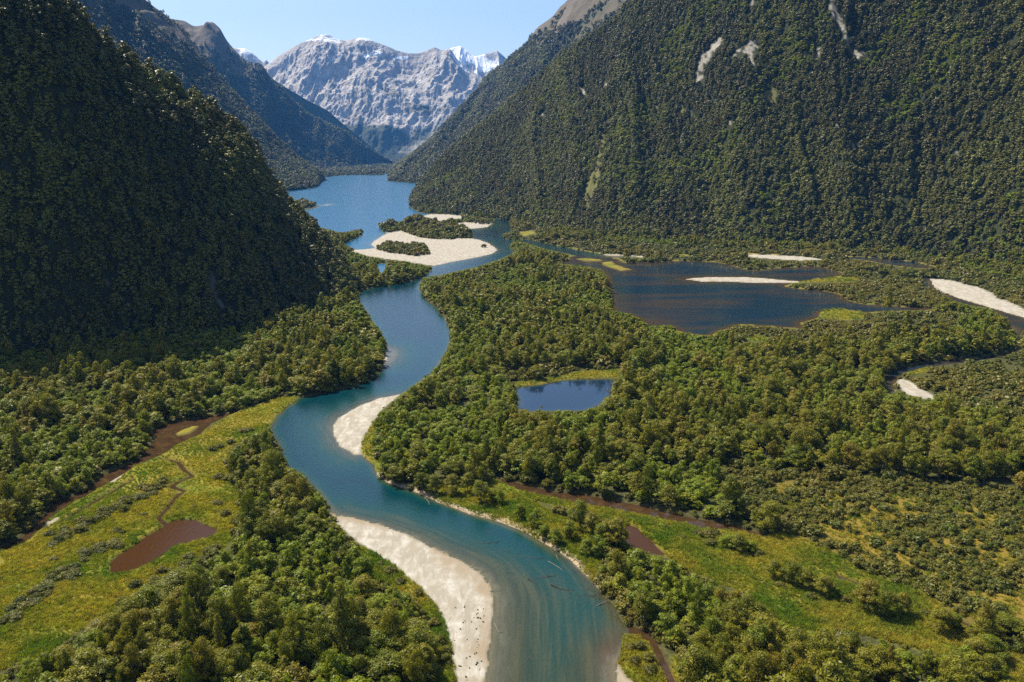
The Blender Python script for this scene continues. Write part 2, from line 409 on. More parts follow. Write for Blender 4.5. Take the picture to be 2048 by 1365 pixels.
w_sd, w_id = water_sd(GW, True)
s_sd = multi(GW, SANDS)
m_sd = np.minimum(multi(GW, MEADOWS), multi(GW, ISLET_GRASS))
_lagoon_k = [k for k, (n_, q_) in enumerate(BODIES) if n_ in ('lagoon', 'side_channel', 'channel')]
m_sd = np.where(np.isin(w_id, _lagoon_k) & (w_sd > 0), np.minimum(m_sd, w_sd - 5.0), m_sd)
b_sd = sdf(GW, DARKBANK)
o_sd = sdf(GW, SCRUB_ORANGE)
n1 = fbm(GX / 9, GY / 9, 4, 11); n2 = fbm(GX / 60, GY / 60, 3, 12); n3 = fbm(GX / 2.6, GY / 2.6, 3, 13)
# banks stand about a metre over the water, gravel bars slope gently into it
land = 0.9 + (n1 - .5) * 0.9 + (n2 - .5) * 0.8
land = np.where(s_sd < 0, np.minimum(0.10 + np.maximum(w_sd, 0) * 0.05, 0.8) + (n3 - .5) * 0.16, land)
land = np.where(w_sd < 1e3, np.minimum(land, 0.05 + np.maximum(w_sd, 0) * np.where(s_sd < 1.5, 0.06, 0.5)), land)
land = np.where((GY > 5000), 2.0, land)
shallow = np.clip(s_sd, 0, 1e3)
small = np.isin(w_id, [k for k, (n, q) in enumerate(BODIES) if n in ('brown_stream', 'little_pond', 'thin_stream', 'creek', 'brown_pond', 'meander', 'left_stream', 'ditch')])
lag = np.isin(w_id, [k for k, (n, q) in enumerate(BODIES) if n == 'lagoon'])
depth = np.minimum(-w_sd * 0.42, 0.10 + shallow * 0.10)
depth = np.where(small, np.minimum(-w_sd * 0.35, 0.5), depth)
depth = np.where(lag, np.minimum(-w_sd * 0.10, 0.05 + shallow * 0.05), depth)
river_near = np.clip((GY - 215) / 110, 0.32, 1)
depth = np.where(small | lag, depth, depth * river_near)
depth = np.clip(depth, 0, 4.5) + (n3 - .5) * 0.10 * (depth > 0.05)
GZ = np.where(w_sd < 0, -depth - 0.03, land)
scal = (np.abs(w_sd) < 5) & (sdf(GP, SANDS[0], 10) < 5) & (GY > 250)
rip = ridged(GX / 3.2, GY / 3.2, 2, 19) - 0.5
GZ = np.where(scal, GZ + rip * 0.34 * np.clip(1 - np.abs(w_sd) / 5, 0, 1), GZ)
me = mesh_from('ground', np.stack([GX, GY, GZ], -1), grid_quads(NR, NC), smooth=True)
sand_m = np.clip(0.5 - s_sd / 1.6 + (n3 - .5) * 0.8, 0, 1)
bed = np.clip(-w_sd * 2, 0, 1) * (~small) * (~lag) * np.clip(1.15 - s_sd / 9.0, 0.05, 1) * 0.85
fattr(me, 'sand', np.where(w_sd < 0, np.maximum(bed, sand_m * (~small)), sand_m))
fattr(me, 'wet', np.clip(1.0 - np.maximum(w_sd, 0) / (1.2 + 8.0 * np.clip((340 - GY) / 90, 0, 1)) + (n1 - .5) * 2.4 - 0.2 * (w_sd > 0) + 1.0 * (w_sd < 0), 0, 1) * (s_sd < 3) * np.clip((1200 - GY) / 300, 0, 1))
fattr(me, 'meadow', np.clip(0.5 - m_sd / 3.0 + (n1 - .5) * 1.2, 0, 1))
fattr(me, 'bank', np.clip(0.6 - b_sd / 1.2 + (n3 - .5), 0, 1))
fattr(me, 'mud', np.where(small | lag, np.clip(0.6 - w_sd / 1.5, 0, 1), np.clip(-w_sd, 0, 0.6)))
fattr(me, 'scrub', np.clip(0.5 - o_sd / 30.0, 0, 1))

M_GROUND, nt, out = mat('valley_floor'); b = NB(nt); P = b.pos()
nA = b.noise(P, 0.05, 4); nB = b.noise(P, 0.9, 3); nC = b.noise(P, 0.016, 3); nD = b.noise(P, 6.0, 2)
forestfloor = b.ramp(nB, [(0.35, (0.03, 0.032, 0.012)), (0.65, (0.075, 0.075, 0.022))])
scrubc = b.ramp(nB, [(0.3, (0.10, 0.070, 0.013)), (0.5, (0.185, 0.125, 0.022)), (0.7, (0.13, 0.11, 0.018))])
c = b.mix(b.attr('scrub'), forestfloor, scrubc)
mead = b.mix(b.ramp(nA, [(0.40, 0.0), (0.58, 1.0)]), (0.080, 0.112, 0.008), (0.195, 0.158, 0.016))
mead = b.mix(b.ramp(nB, [(0.38, 0.0), (0.7, 0.55)]), mead, (0.13, 0.125, 0.018))
mead = b.mix(b.ramp(nC, [(0.45, 0.0), (0.62, 0.55)]), mead, (0.19, 0.125, 0.026))
c = b.mix(b.attr('meadow'), c, mead)
bank = b.ramp(nB, [(0.3, (0.16, 0.115, 0.07)), (0.6, (0.36, 0.28, 0.19))])
c = b.mix(b.attr('bank'), c, bank)
mud = b.ramp(nB, [(0.3, (0.040, 0.024, 0.012)), (0.7, (0.085, 0.050, 0.024))])
c = b.mix(b.attr('mud'), c, mud)
sand = b.ramp(b.noise(P, 0.25, 5, 0.65), [(0.3, (0.25, 0.225, 0.18)), (0.5, (0.37, 0.34, 0.285)), (0.72, (0.46, 0.43, 0.375))])
sand = b.mix(b.ramp(nD, [(0.42, 0.35), (0.56, 0.0)]), sand, (0.22, 0.19, 0.15))
swash = b.noise(b.mapped(P, (0.35, 0.10, 1), (0, 0, 0.5)), 1.0, 5, 0.6, 0.6)
sand = b.mix(b.ramp(swash, [(0.40, 0.9), (0.60, 0.0)]), sand, (0.25, 0.215, 0.165))
sand = b.mix(b.attr('wet'), sand, (0.24, 0.190, 0.130))
c = b.mix(b.attr('sand'), c, sand)
d = b.n('ShaderNodeBsdfPrincipled'); d.inputs['Roughness'].default_value = 0.95; d.inputs['Specular IOR Level'].default_value = 0.1
b.l(c, d.inputs['Base Color'])
hh = b.math('ADD', b.math('MULTIPLY', nB, 0.5), b.math('MULTIPLY', nD, 0.1))
b.l(b.bump(hh, 0.55, 0.5), d.inputs['Normal']); b.l(d.outputs[0], out.inputs[0])
me.materials.append(M_GROUND)
link('ground', me, kind='structure', label='flat valley floor of forest soil, meadow and gravel')

# ------------------------------------------------------------------ water sheets
def water_mat(name, stops, alpha_stops, rough=0.06, wave=0.5, wscale=0.6, spec=0.5, streak=None, streak_shallow=False):
    m, nt, out = mat(name); b = NB(nt); P = b.pos()
    dp = b.attr('depth')
    st = b.noise(b.mapped(P, (0.03, 0.012, 1)), 1.0, 4, 0.6, 0.8)
    dpn = b.math('MULTIPLY', dp, b.math('ADD', b.math('MULTIPLY', st, 0.9), 0.55))
    dn = b.math('MULTIPLY', dpn, 0.2, clamp=True)          # 0..5 m -> 0..1
    c = b.ramp(dn, stops); al = b.ramp(dn, alpha_stops)
    if streak is not None:
        if streak_shallow:
            cb = b.n('ShaderNodeCombineXYZ'); b.l(b.math('MULTIPLY', b.attr('cross'), 0.38), cb.inputs[0]); b.l(b.math('MULTIPLY', b.attr('along'), 0.022), cb.inputs[1]); sv = cb.outputs[0]
        else: sv = b.mapped(P, streak[1])
        sm = b.ramp(b.noise(sv, 1.0, 4, 0.6, 0.5), [(0.42, 0.0), (0.66, 0.85)])
        if streak_shallow: sm = b.math('MULTIPLY', sm, b.ramp(dn, [(0.02, 0.8), (0.10, 0.65), (0.20, 0.15), (0.28, 0.0)]))
        c = b.mix(sm, c, streak[0])
    if streak_shallow: c = b.mix(b.attr('peat'), c, (0.085, 0.036, 0.012))
    d = b.n('ShaderNodeBsdfPrincipled'); b.l(c, d.inputs['Base Color']); d.inputs['Roughness'].default_value = rough
    d.inputs['IOR'].default_value = 1.33; d.inputs['Specular IOR Level'].default_value = spec
    wv = b.noise(b.mapped(P, (1.0, 0.55, 1)), wscale, 3, 0.6)
    b.l(b.bump(wv, wave, 0.35), d.inputs['Normal'])
    tr = b.n('ShaderNodeBsdfTransparent'); tr.inputs[0].default_value = (0.86, 0.93, 0.92, 1)
    gl = b.n('ShaderNodeBsdfGlossy'); gl.inputs['Roughness'].default_value = rough; b.l(b.bump(wv, wave, 0.35), gl.inputs['Normal'])
    fr = b.n('ShaderNodeFresnel'); fr.inputs[0].default_value = 1.33
    sh = b.n('ShaderNodeMixShader'); b.l(fr.outputs[0], sh.inputs[0]); b.l(tr.outputs[0], sh.inputs[1]); b.l(gl.outputs[0], sh.inputs[2])
    mx = b.n('ShaderNodeMixShader'); b.l(al, mx.inputs[0]); b.l(sh.outputs[0], mx.inputs[1]); b.l(d.outputs[0], mx.inputs[2])
    b.l(mx.outputs[0], out.inputs[0])
    return m
RIV = [(0.0, (0.060, 0.050, 0.026)), (0.05, (0.036, 0.044, 0.022)), (0.12, (0.016, 0.040, 0.026)), (0.24, (0.004, 0.036, 0.032)), (0.45, (0.002, 0.027, 0.034)), (0.9, (0.002, 0.020, 0.031))]
RAL = [(0.0, 0.12), (0.05, 0.62), (0.16, 0.90), (0.4, 1.0)]
W_RIVER = water_mat('river_water', RIV, RAL, 0.06, 0.6, 0.9, streak=((0.085, 0.080, 0.036), (0.24, 0.018, 1)), streak_shallow=True)
W_LAKE = water_mat('lake_water', [(0.0, (0.10, 0.15, 0.13)), (0.1, (0.025, 0.09, 0.15)), (0.4, (0.006, 0.080, 0.155)), (0.8, (0.005, 0.074, 0.15))], RAL, 0.22, 0.8, 0.12)
W_LAGOON = water_mat('lagoon_water', [(0.0, (0.10, 0.05, 0.022)), (0.06, (0.06, 0.038, 0.022)), (0.16, (0.012, 0.026, 0.032)), (0.45, (0.005, 0.019, 0.036))], [(0.0, 0.4), (0.1, 0.9), (0.3, 1.0)], 0.12, 0.3, 0.4,
                     streak=((0.050, 0.031, 0.018), (0.006, 0.02, 1)))
W_POND = water_mat('pond_water', [(0.0, (0.03, 0.04, 0.03)), (0.3, (0.008, 0.022, 0.045)), (0.8, (0.006, 0.018, 0.04))], [(0.0, 0.6), (0.2, 1.0)], 0.05, 0.15, 0.5)
W_BROWN = water_mat('peat_water', [(0.0, (0.058, 0.032, 0.012)), (0.06, (0.050, 0.023, 0.008)), (0.2, (0.044, 0.018, 0.006))], [(0.0, 0.3), (0.05, 0.8), (0.12, 0.95)], 0.08, 0.12, 0.8, spec=0.12)
W_STREAM = water_mat('stream_water', [(0.0, (0.050, 0.032, 0.014)), (0.06, (0.042, 0.024, 0.010)), (0.2, (0.032, 0.017, 0.008))], [(0.0, 0.2), (0.05, 0.65), (0.12, 0.92)], 0.08, 0.12, 0.8, spec=0.28, streak=((0.075, 0.040, 0.016), (0.25, 0.25, 1)))
WATER_OBJ = {
    'river': ('river', W_RIVER, 'turquoise river winding through the forest to the lake'),
    'lake': ('lake', W_LAKE, 'blue lake between the mountain slopes'),
    'inlet': ('inlet', W_LAKE, 'tiny bright inlet behind the trees beside the gravel island'),
    'channel': ('channel', W_RIVER, 'narrow river channel along the foot of the forested mountain'),
    'lagoon': ('lagoon', W_LAGOON, 'wide dark lagoon with shallow brown bays'),
    'side_channel': ('side_channel', W_LAGOON, 'dark backwater under the mountain forest'),
    'east_river': ('meandering_river', W_LAGOON, 'narrow dark river bending past pale gravel bars'),
    'blue_pond': ('pond', W_POND, 'small blue pond surrounded by forest'),
    'brown_stream': ('stream', W_STREAM, 'straight brown stream along the grassy strip'),
    'little_pond': ('pond', W_BROWN, 'small pointed brown pool beside the riverside tree'),
    'thin_stream': ('stream', W_STREAM, 'short open stretch of brown brook among tussocks'),
    'creek': ('creek', W_STREAM, 'thin creek joining the river past bright grass'),
    'brown_pond': ('pond', W_BROWN, 'reddish brown pond in the marsh meadow'),
    'meander': ('stream', W_STREAM, 'thin winding brown stream running into the reddish pond'),
    'left_stream': ('stream', W_STREAM, 'shallow brown stream along the foot of the shaded forest'),
    'ditch': ('ditch', W_STREAM, 'short narrow ditch in the marsh meadow'),
}
cellmin = np.min(np.stack([w_sd.reshape(NR, NC)[:-1, :-1], w_sd.reshape(NR, NC)[1:, :-1], w_sd.reshape(NR, NC)[:-1, 1:], w_sd.reshape(NR, NC)[1:, 1:]]), 0)
cid = w_id.reshape(NR, NC)[:-1, :-1]
allq = grid_quads(NR, NC).reshape(NR - 1, NC - 1, 4)
for k, (nm, q) in enumerate(BODIES):
    sel = (cellmin < 0.2) & (cid == k)
    if not sel.any(): continue
    quads = allq[sel]; used, inv = np.unique(quads, return_inverse=True)
    v = np.stack([GX[used], GY[used], np.zeros(len(used))], -1)
    wme = mesh_from(nm, v, inv.reshape(-1, 4), mats=[WATER_OBJ[nm][1]], smooth=True)
    fattr(wme, 'depth', np.maximum(-GZ[used], 0))
    if WATER_OBJ[nm][1] is W_RIVER:
        dl = np.full(len(v), 1e6)
        for i_ in range(1, 44):
            a_, c_ = RIVER[i_ - 1], RIVER[i_]; e_ = c_ - a_; t_ = np.clip(((v[:, :2] - a_) @ e_) / max(e_ @ e_, 1e-9), 0, 1)
            dl = np.minimum(dl, np.linalg.norm(v[:, :2] - a_ - t_[:, None] * e_, axis=1))
        fattr(wme, 'cross', dl); fattr(wme, 'along', v[:, 1] - v[:, 0] * 0.6)
    if nm == 'river':
        pc = ground(1236, 1325); dx_, dy_ = (v[:, 0] - pc[0]) / 5.5, (v[:, 1] - pc[1]) / 13.0
        fattr(wme, 'peat', np.exp(-(dx_ ** 2 + dy_ ** 2)) * 0.85 * np.clip(0.4 + fbm(v[:, 0] / 3, v[:, 1] / 6, 3, 44) * 1.2, 0, 1))
    link(WATER_OBJ[nm][0], wme, kind='structure', label=WATER_OBJ[nm][2])

# ------------------------------------------------------------------ mountains: ridge line and foot line joined by a weathered slope, with a far side behind
def px_poly_mask(P, polys, jag=9.0, grow=0.0):
    x, y, _ = to_px(P)
    if jag: x = x + (fbm(x / 9, y / 9, 3, 400) - .5) * jag; y = y + (fbm(x / 9, y / 9, 3, 410) - .5) * jag
    Q = np.stack([x, y], -1).reshape(-1, 2)
    m = np.zeros(len(Q), bool)
    for p in polys: m |= sdf(Q, np.array(p, float), 5) < grow
    return m.reshape(P.shape[:-1])
class Mountain: pass
def mountain(name, label, st, nu, nv, seed, amp, prof=1.1, gully=(140, 900), back=700.0, rough=0.35, ridge_amp=0.25, toe=8.0, round_top=False, warp=1.6, diag=0.0, octs=5, gain=0.52):
    st = [np.array(list(s[0]) + list(s[1]), float) for s in st]
    A = np.stack(st)                                    # rx ry D fx fy
    R = at_depth(A[:, 0], A[:, 1], A[:, 2])
    Fg = ground(A[:, 3], A[:, 4]); Ft = np.concatenate([Fg, np.zeros((len(Fg), 1))], 1)
    s = np.concatenate([[0], np.cumsum(np.linalg.norm(np.diff((R + Ft) / 2, axis=0), axis=1))]); u = np.linspace(0, s[-1], nu)
    def ip(X):
        out = np.stack([np.interp(u, s, X[:, k]) for k in range(X.shape[1])], 1)
        kk = np.array([1, 2, 1]) / 4.0
        for _ in range(max(1, nu // 120)):
            pad = np.pad(out, ((1, 1), (0, 0)), 'edge')
            out = (pad[:-2] + 2 * pad[1:-1] + pad[2:]) / 4
        return out
    Ru, Fu = ip(R), ip(Ft)
    vf = np.linspace(0, 1, nv)
    nb = max(8, nv // 5); vb = np.linspace(0, 1, nb + 1)[1:]
    hor = Ru[:, None, :2] * vf[None, :, None] + Fu[:, None, :2] * (1 - vf[None, :, None])
    z = (Ru[:, 2])[:, None] * (np.interp(vf, [0, .28, .50, .58, .78, .92, 1], [0, .45, .75, .82, .92, .98, 1]) if round_top else vf ** prof)[None, :]
    dirn = Ru[:, :2] - Fu[:, :2]; ln = np.linalg.norm(dirn, axis=1, keepdims=True); dirn = dirn / ln
    backu = back * np.clip(Ru[:, 2] / 220.0, 0.02, 1)
    horb = Ru[:, None, :2] + dirn[:, None, :] * (vb[None, :] * backu[:, None])[..., None]
    zb = Ru[:, 2][:, None] * (1 - vb ** 1.2)[None, :] - 30 * vb[None, :]
    H = np.concatenate([hor, horb], 1); Z = np.concatenate([z, zb], 1)
    vv = np.concatenate([vf, 1 + vb])
    uu = np.broadcast_to(u[:, None], Z.shape); dd = vv[None, :] * ln; uu = uu + diag * dd
    env = np.clip(np.minimum(vv / 0.18, np.where(vv <= 1, ridge_amp + (1 - ridge_amp) * np.clip((1 - vv) / 0.12, 0, 1), ridge_amp + (1 - ridge_amp) * np.clip((vv - 1) / 0.2, 0, 1))), 0, 1)[None, :]
    zs = np.clip(Ru[:, 2] / max(Ru[:, 2].max(), 1), 0.08, 1)[:, None] ** 0.7
    wx = (fbm(uu / gully[0] / 2, dd / gully[1] * 2, 3, seed + 50) - .5) * warp
    g = ridged(uu / gully[0] + wx, dd / gully[1] + wx * 0.4, octs, seed, gain) - 0.45
    f = fbm(uu / (gully[0] * 2.3), dd / (gully[0] * 2.3), 7, seed + 20, 0.58) - 0.5
    disp = amp * (g * 0.9 + f * rough * 2.0)
    Z = Z + disp * env * zs
    push = disp * env * zs * 0.5
    H = H - dirn[:, None, :] * push[..., None]
    Z[:, 0] = -toe
    P = np.concatenate([H, Z[..., None]], -1)
    M = Mountain(); M.P = P; M.nvf = nv; M.vv = vv; M.g = g; M.f = f; M.nu = nu; M.name = name; M.label = label
    return M
def build_mountain(M, material, attrs):
    nu, nvt = M.P.shape[:2]
    me = mesh_from(M.name, M.P.reshape(-1, 3), grid_quads(nu, nvt)[:, ::-1], mats=[material], smooth=True)
    for k, v in attrs.items(): fattr(me, k, np.asarray(v).ravel())
    M.obj = link(M.name, me, kind='structure', label=M.label)
    return M

def rock_forest_mat(name, forest, rock, tan, bump_d=6.0, sc=0.02, snow=False, crack=0.8):
    m, nt, out = mat(name); b = NB(nt); P = b.pos()
    n_a = b.noise(P, sc, 6, 0.62); n_b = b.noise(P, sc * 7, 4, 0.6)
    fc = b.mix(b.ramp(n_b, [(0.35, 0.0), (0.65, 1.0)]), tuple(x * 0.55 for x in forest), tuple(x * 1.35 for x in forest))
    rc = b.mix(b.ramp(n_a, [(0.34, 0.0), (0.64, 1.0)]), tuple(x * 0.55 for x in rock), tuple(min(1, x * 1.3) for x in rock))
    fine = b.noise(b.mapped(P, (1, 1, 0.35), (0, 0.5, 0)), sc * 4, 5, 0.7)
    rc = b.mix(b.ramp(fine, [(0.40, crack), (0.60, 0.0)]), rc, tuple(x * 0.42 for x in rock))
    rc = b.mix(b.ramp(b.noise(P, sc * 1.7, 3), [(0.45, 0.0), (0.65, 0.5)]), rc, (rock[0] * 0.75, rock[1] * 0.62, rock[2] * 0.45))
    c = b.mix(b.attr('rock'), fc, rc)
    c = b.mix(b.attr('tan'), c, tan)
    if snow: c = b.mix(b.attr('snow'), c, (0.86, 0.88, 0.90))
    d = b.n('ShaderNodeBsdfPrincipled'); b.l(c, d.inputs['Base Color']); d.inputs['Roughness'].default_value = 0.9; d.inputs['Specular IOR Level'].default_value = 0.15
    h = b.math('ADD', n_a, b.math('MULTIPLY', n_b, 0.35)); h = b.math('ADD', h, b.math('MULTIPLY', fine, 0.4))
    b.l(b.bump(h, 0.9, bump_d), d.inputs['Normal']); b.l(d.outputs[0], out.inputs[0])
    return m
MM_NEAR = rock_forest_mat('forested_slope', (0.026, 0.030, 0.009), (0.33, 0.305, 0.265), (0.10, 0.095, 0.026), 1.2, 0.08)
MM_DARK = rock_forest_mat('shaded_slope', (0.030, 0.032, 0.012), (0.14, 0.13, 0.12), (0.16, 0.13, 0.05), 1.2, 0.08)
MM_MID = rock_forest_mat('far_forested_slope', (0.050, 0.056, 0.020), (0.19, 0.17, 0.155), (0.115, 0.086, 0.055), 14.0, 0.012)
MM_FAR = rock_forest_mat('far_rock_face', (0.060, 0.066, 0.030), (0.47, 0.43, 0.39), (0.32, 0.27, 0.22), 34.0, 0.008, True, 0.45)

HILL = mountain('hill', 'steep forested hill in deep shadow beside the river', [
    ((-900,-420,640),(-900,800)), ((-500,-330,660),(-500,762)), ((-200,-200,675),(-150,737)), ((0,-85,690),(20,722)), ((110,0,705),(110,712)), ((200,85,745),(200,702)), ((300,150,800),(310,690)), ((400,205,860),(400,680)), ((480,262,915),(480,668)), ((520,322,940),(540,655)), ((555,385,950),(590,640)),
    ((600,432,955),(625,628)), ((640,475,950),(660,615)), ((690,535,930),(700,602)), ((722,582,890),(724,590))], 260, 130, 3, 22, prof=1.7, round_top=True, gully=(45, 260), back=330, ridge_amp=0.3, toe=2)
LEFT1 = mountain('mountain', 'blue hazed forested mountain spur behind the dark hill, sloping to the lake', [
    ((-150,-420,3000),(-150,432)), ((100,-190,3350),(100,418)), ((230,-60,3600),(230,410)), ((300,5,3750),(300,402)), ((365,58,3900),(380,396)), ((420,130,4000),(440,391)), ((480,200,4050),(500,388)), ((560,285,4050),(557,384)),
    ((600,318,4050),(605,380)), ((630,340,4060),(634,374)), ((648,354,4100),(646,360))], 280, 130, 11, 210, prof=1.0, gully=(420, 2200), back=900, ridge_amp=0.12)
LEFT2 = mountain('mountain', 'hazy blue mountain with a rounded brown summit on the left skyline', [
    ((-100,-120,4300),(-100,365)), ((100,-40,4700),(100,360)), ((250,20,5900),(250,356)), ((330,34,6200),(320,354)), ((350,40,6250),(345,353)), ((368,42,6300),(365,352)), ((388,55,6350),(385,351)), ((410,52,6380),(408,350.5)), ((424,44,6400),(422,350)), ((440,58,6450),(440,349.5)), ((455,85,6500),(470,349)), ((490,125,6600),(500,348)),
    ((529,136,6750),(530,347)), ((545,166,6850),(550,346)), ((577,198,7000),(580,345)), ((616,233,7200),(616,343)), ((696,269,7500),(690,338)), ((763,316,7900),(760,332)), ((788,328,8500),(786,329.5))], 320, 130, 23, 330, prof=1.0, gully=(600, 2600), back=1500, ridge_amp=0.08)
SPUR = mountain('mountain', 'far blue spur between the brown summit and the pale rock face', [
    ((440,90,7300),(440,340)), ((500,128,7600),(500,338)), ((561,170,7800),(561,335)), ((593,188,7950),(593,334)), ((616,201,8050),(616,333)), ((656,222,8250),(656,332)), ((696,256,8450),(696,331)), ((730,284,8700),(730,329.5)), ((775,322,9300),(775,327.5))], 160, 90, 31, 110, prof=1.0, gully=(350, 1500), back=1500)
FACE = mountain('mountain', 'pale grey rock mountain closing the valley, snow on its summit', [
    ((430,180,11500),(430,326)), ((529,134,11700),(529,325.5)), ((553,115,11750),(553,325.5)), ((577,101,11800),(577,325.5)), ((601,87,11850),(601,325.5)), ((616,81,11900),(616,325.5)), ((636,71,11950),(636,325)), ((656,69,12000),(656,325)), ((676,80,12000),(676,325)), ((692,82,12000),(692,325)),
    ((715,76,12000),(715,325)), ((735,77,12000),(735,325)), ((747,83,12000),(747,325)), ((775,93,12000),(775,325)), ((794,101,12000),(790,325)), ((814,106,12000),(810,325)), ((834,107,12000),(834,325)), ((854,101,12000),(854,325)), ((870,94,12000),(870,325)), ((881,101,12000),(881,325)), ((901,98,12000),(901,325)), ((913,117,12000),(913,325)), ((933,136,12000),(933,325)), ((953,148,12000),(953,325)), ((968,158,12000),(968,325)), ((1060,230,12000),(1060,325))], 520, 220, 41, 112, prof=0.95, gully=(230, 800), back=2500, ridge_amp=0.05, warp=0.9, diag=-0.25, octs=7, gain=0.56, rough=1.3)
SNOWR = mountain('mountain', 'distant snow covered peaks showing over the right end of the rock face', [
    ((840,180,15800),(840,318)), ((880,125,15800),(880,318)), ((900,97,15800),(900,318)), ((921,92,15800),(921,318)), ((937,104,15800),(937,318)), ((949,114,15800),(949,318)), ((960,111,15800),(960,318)), ((972,107,15800),(972,318)), ((985,104,15800),(985,318)), ((993,101,15800),(993,318)), ((1003,108,15800),(1003,318)), ((1018,122,15800),(1018,318)), ((1070,170,15800),(1070,318))], 200, 80, 53, 260, prof=0.9, gully=(350, 1500), back=2500, ridge_amp=0.06)
SNOWL = mountain('mountain', 'small distant peak with snow left of the valley head', [
    ((420,100,15000),(420,319)), ((460,96,15000),(460,319)), ((478,97,15000),(478,319)), ((490,98,15000),(490,319)), ((505,106,15000),(505,319)), ((520,120,15000),(520,319)), ((526,124,15000),(526,319)), ((531,118,15000),(531,319)), ((540,128,15000),(540,319)), ((580,170,15000),(580,319))], 140, 60, 61, 200, prof=0.9, gully=(300, 1400), back=2000, ridge_amp=0.06)
RIGHT2 = mountain('mountain', 'bare topped mountain rising behind the right hand forest slope', [
    ((1700,-420,3900),(1500,402)), ((1400,-220,4300),(1250,396)), ((1240,-90,4700),(1100,390)), ((1138,0,5000),(1000,384)), ((1118,16,5080),(970,381)), ((1100,40,5160),(940,378)), ((1080,52,5250),(915,375)), ((1068,65,5300),(895,373)), ((1052,92,5400),(870,370)), ((1016,119,5550),(842,368)), ((968,162,5750),(810,365)), ((933,206,5950),(787,361)), ((893,253,6200),(776,354)), ((854,289,6600),(778,347)),
    ((830,309,7000),(782,340)), ((805,320,7400),(785,335)), ((788,328,8000),(787,331))], 320, 130, 71, 170, prof=1.05, gully=(330, 1700), back=1500)
RIGHT1 = mountain('mountain', 'long forested mountain slope filling the right side, scarred by pale slips', [
    ((820,404,2440),(819,413)), ((830,384,2460),(828,420)), ((842,366,2490),(842,425)), ((893,312,2530),(900,430)), ((973,245,2540),(980,436)), ((1052,178,2480),(1060,450)), ((1118,122,2370),(1130,468)), ((1174,77,2260),(1200,478)), ((1276,0,2090),(1330,487)), ((1450,-120,1910),(1480,494)), ((1650,-260,1760),(1640,500)), ((1850,-380,1650),(1840,515)), ((2048,-480,1550),(2000,540)), ((2400,-650,1450),(2350,600)), ((3000,-900,1350),(2900,690))], 440, 200, 83, 115, prof=1.12, gully=(210, 1300), back=900, ridge_amp=0.3, toe=3)

SCARS = [
    [(1440,72),(1447,80),(1432,100),(1420,118),(1408,130),(1404,150),(1396,156),(1387,146),(1392,130),(1402,112),(1418,100),(1432,84)],
    [(1497,80),(1508,80),(1516,88),(1514,100),(1506,108),(1508,122),(1502,120),(1496,112),(1484,106),(1486,96),(1496,90)],
    [(1470,100),(1482,96),(1480,106),(1468,112)],
    [(1502,118),(1510,124),(1508,134),(1500,128)],
    [(1657,-8),(1666,-8),(1671,15),(1680,35),(1686,48),(1692,70),(1704,92),(1699,96),(1684,66),(1672,44),(1662,22)],
    [(1712,70),(1718,68),(1713,82),(1714,100),(1724,108),(1716,119),(1709,112),(1712,95)], [(1724,106),(1732,98),(1726,110),(1716,120)],
    [(1502,0),(1508,0),(1504,10),(1498,14)], [(1570,66),(1576,70),(1573,76)], [(1634,100),(1640,96),(1636,112),(1627,120)],
    [(1160,178),(1168,180),(1176,190),(1172,194)], [(1207,168),(1213,166),(1214,174),(1209,176)], [(1232,50),(1240,52),(1234,56)],
    [(1360,268),(1366,264),(1364,284),(1359,288)], [(1390,160),(1400,152),(1412,148),(1406,158),(1396,166)],
    [(1296,58),(1302,56),(1300,62)], [(1588,274),(1594,270),(1592,276)], [(1066,216),(1070,214),(1070,224)], [(1082,226),(1088,226),(1086,232)],
]
TANS = [
    [(1196,300),(1204,268),(1210,276),(1206,310),(1200,345),(1190,380),(1182,412),(1165,418),(1150,412),(1160,390),(1178,360),(1190,330)],
    [(1120,380),(1128,350),(1138,352),(1134,372),(1124,384)], [(1552,268),(1562,262),(1560,284),(1550,298),(1544,300)], [(1498,130),(1508,138),(1506,156),(1498,150)],
    [(1530,180),(1548,176),(1556,200),(1540,212),(1528,200)], [(1352,216),(1366,214),(1362,236),(1352,232)], [(1426,262),(1436,262),(1436,284),(1428,286)], [(1972,368),(1988,362),(1984,390),(1966,398)], [(1626,105),(1634,104),(1636,150),(1628,148)],
    [(1688,90),(1700,94),(1712,112),(1704,116),(1694,104)],
]
_r = np.random.default_rng(12)
for _ in range(26):
    cx, cy_ = _r.uniform(1120, 1960), _r.uniform(-10, 330)
    if cy_ < 330 - (cx - 900) * 0.32: continue
    w_, h_ = _r.uniform(1.5, 3.5), _r.uniform(3, 9); sl = _r.uniform(-.5, .5)
    SCARS.append([(cx - w_, cy_), (cx, cy_ - h_), (cx + w_, cy_ - h_ * .3), (cx + w_ * .4 + sl * h_, cy_ + h_), (cx - w_ * .6 + sl * h_, cy_ + h_ * .8)])
def slope_attrs(M, rocks=(), tans=()):
    qx, qy, _ = to_px(M.P); brk = fbm(qx / 5, qy / 7, 3, 430)
    r = (px_poly_mask(M.P, rocks) & (brk > 0.40)).astype(float) if rocks else np.zeros(M.P.shape[:2])
    t = px_poly_mask(M.P, tans).astype(float) if tans else np.zeros(M.P.shape[:2])
    M.rock, M.tan = r, t
    return {'rock': r, 'tan': t}
build_mountain(RIGHT1, MM_NEAR, slope_attrs(RIGHT1, SCARS, TANS))
HSCARS = [[(414,545),(424,545),(434,570),(448,600),(456,615),(445,620),(432,600),(420,570)], [(170,488),(182,486),(188,508),(178,512)], [(210,560),(222,560),(226,580),(216,582)]]
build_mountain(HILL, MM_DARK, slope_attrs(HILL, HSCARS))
def zz(M): return M.P[..., 2]
fb = lambda M, s, seed: fbm(M.P[..., 0] / s, M.P[..., 1] / s + M.P[..., 2] / s * 1.3, 4, seed)
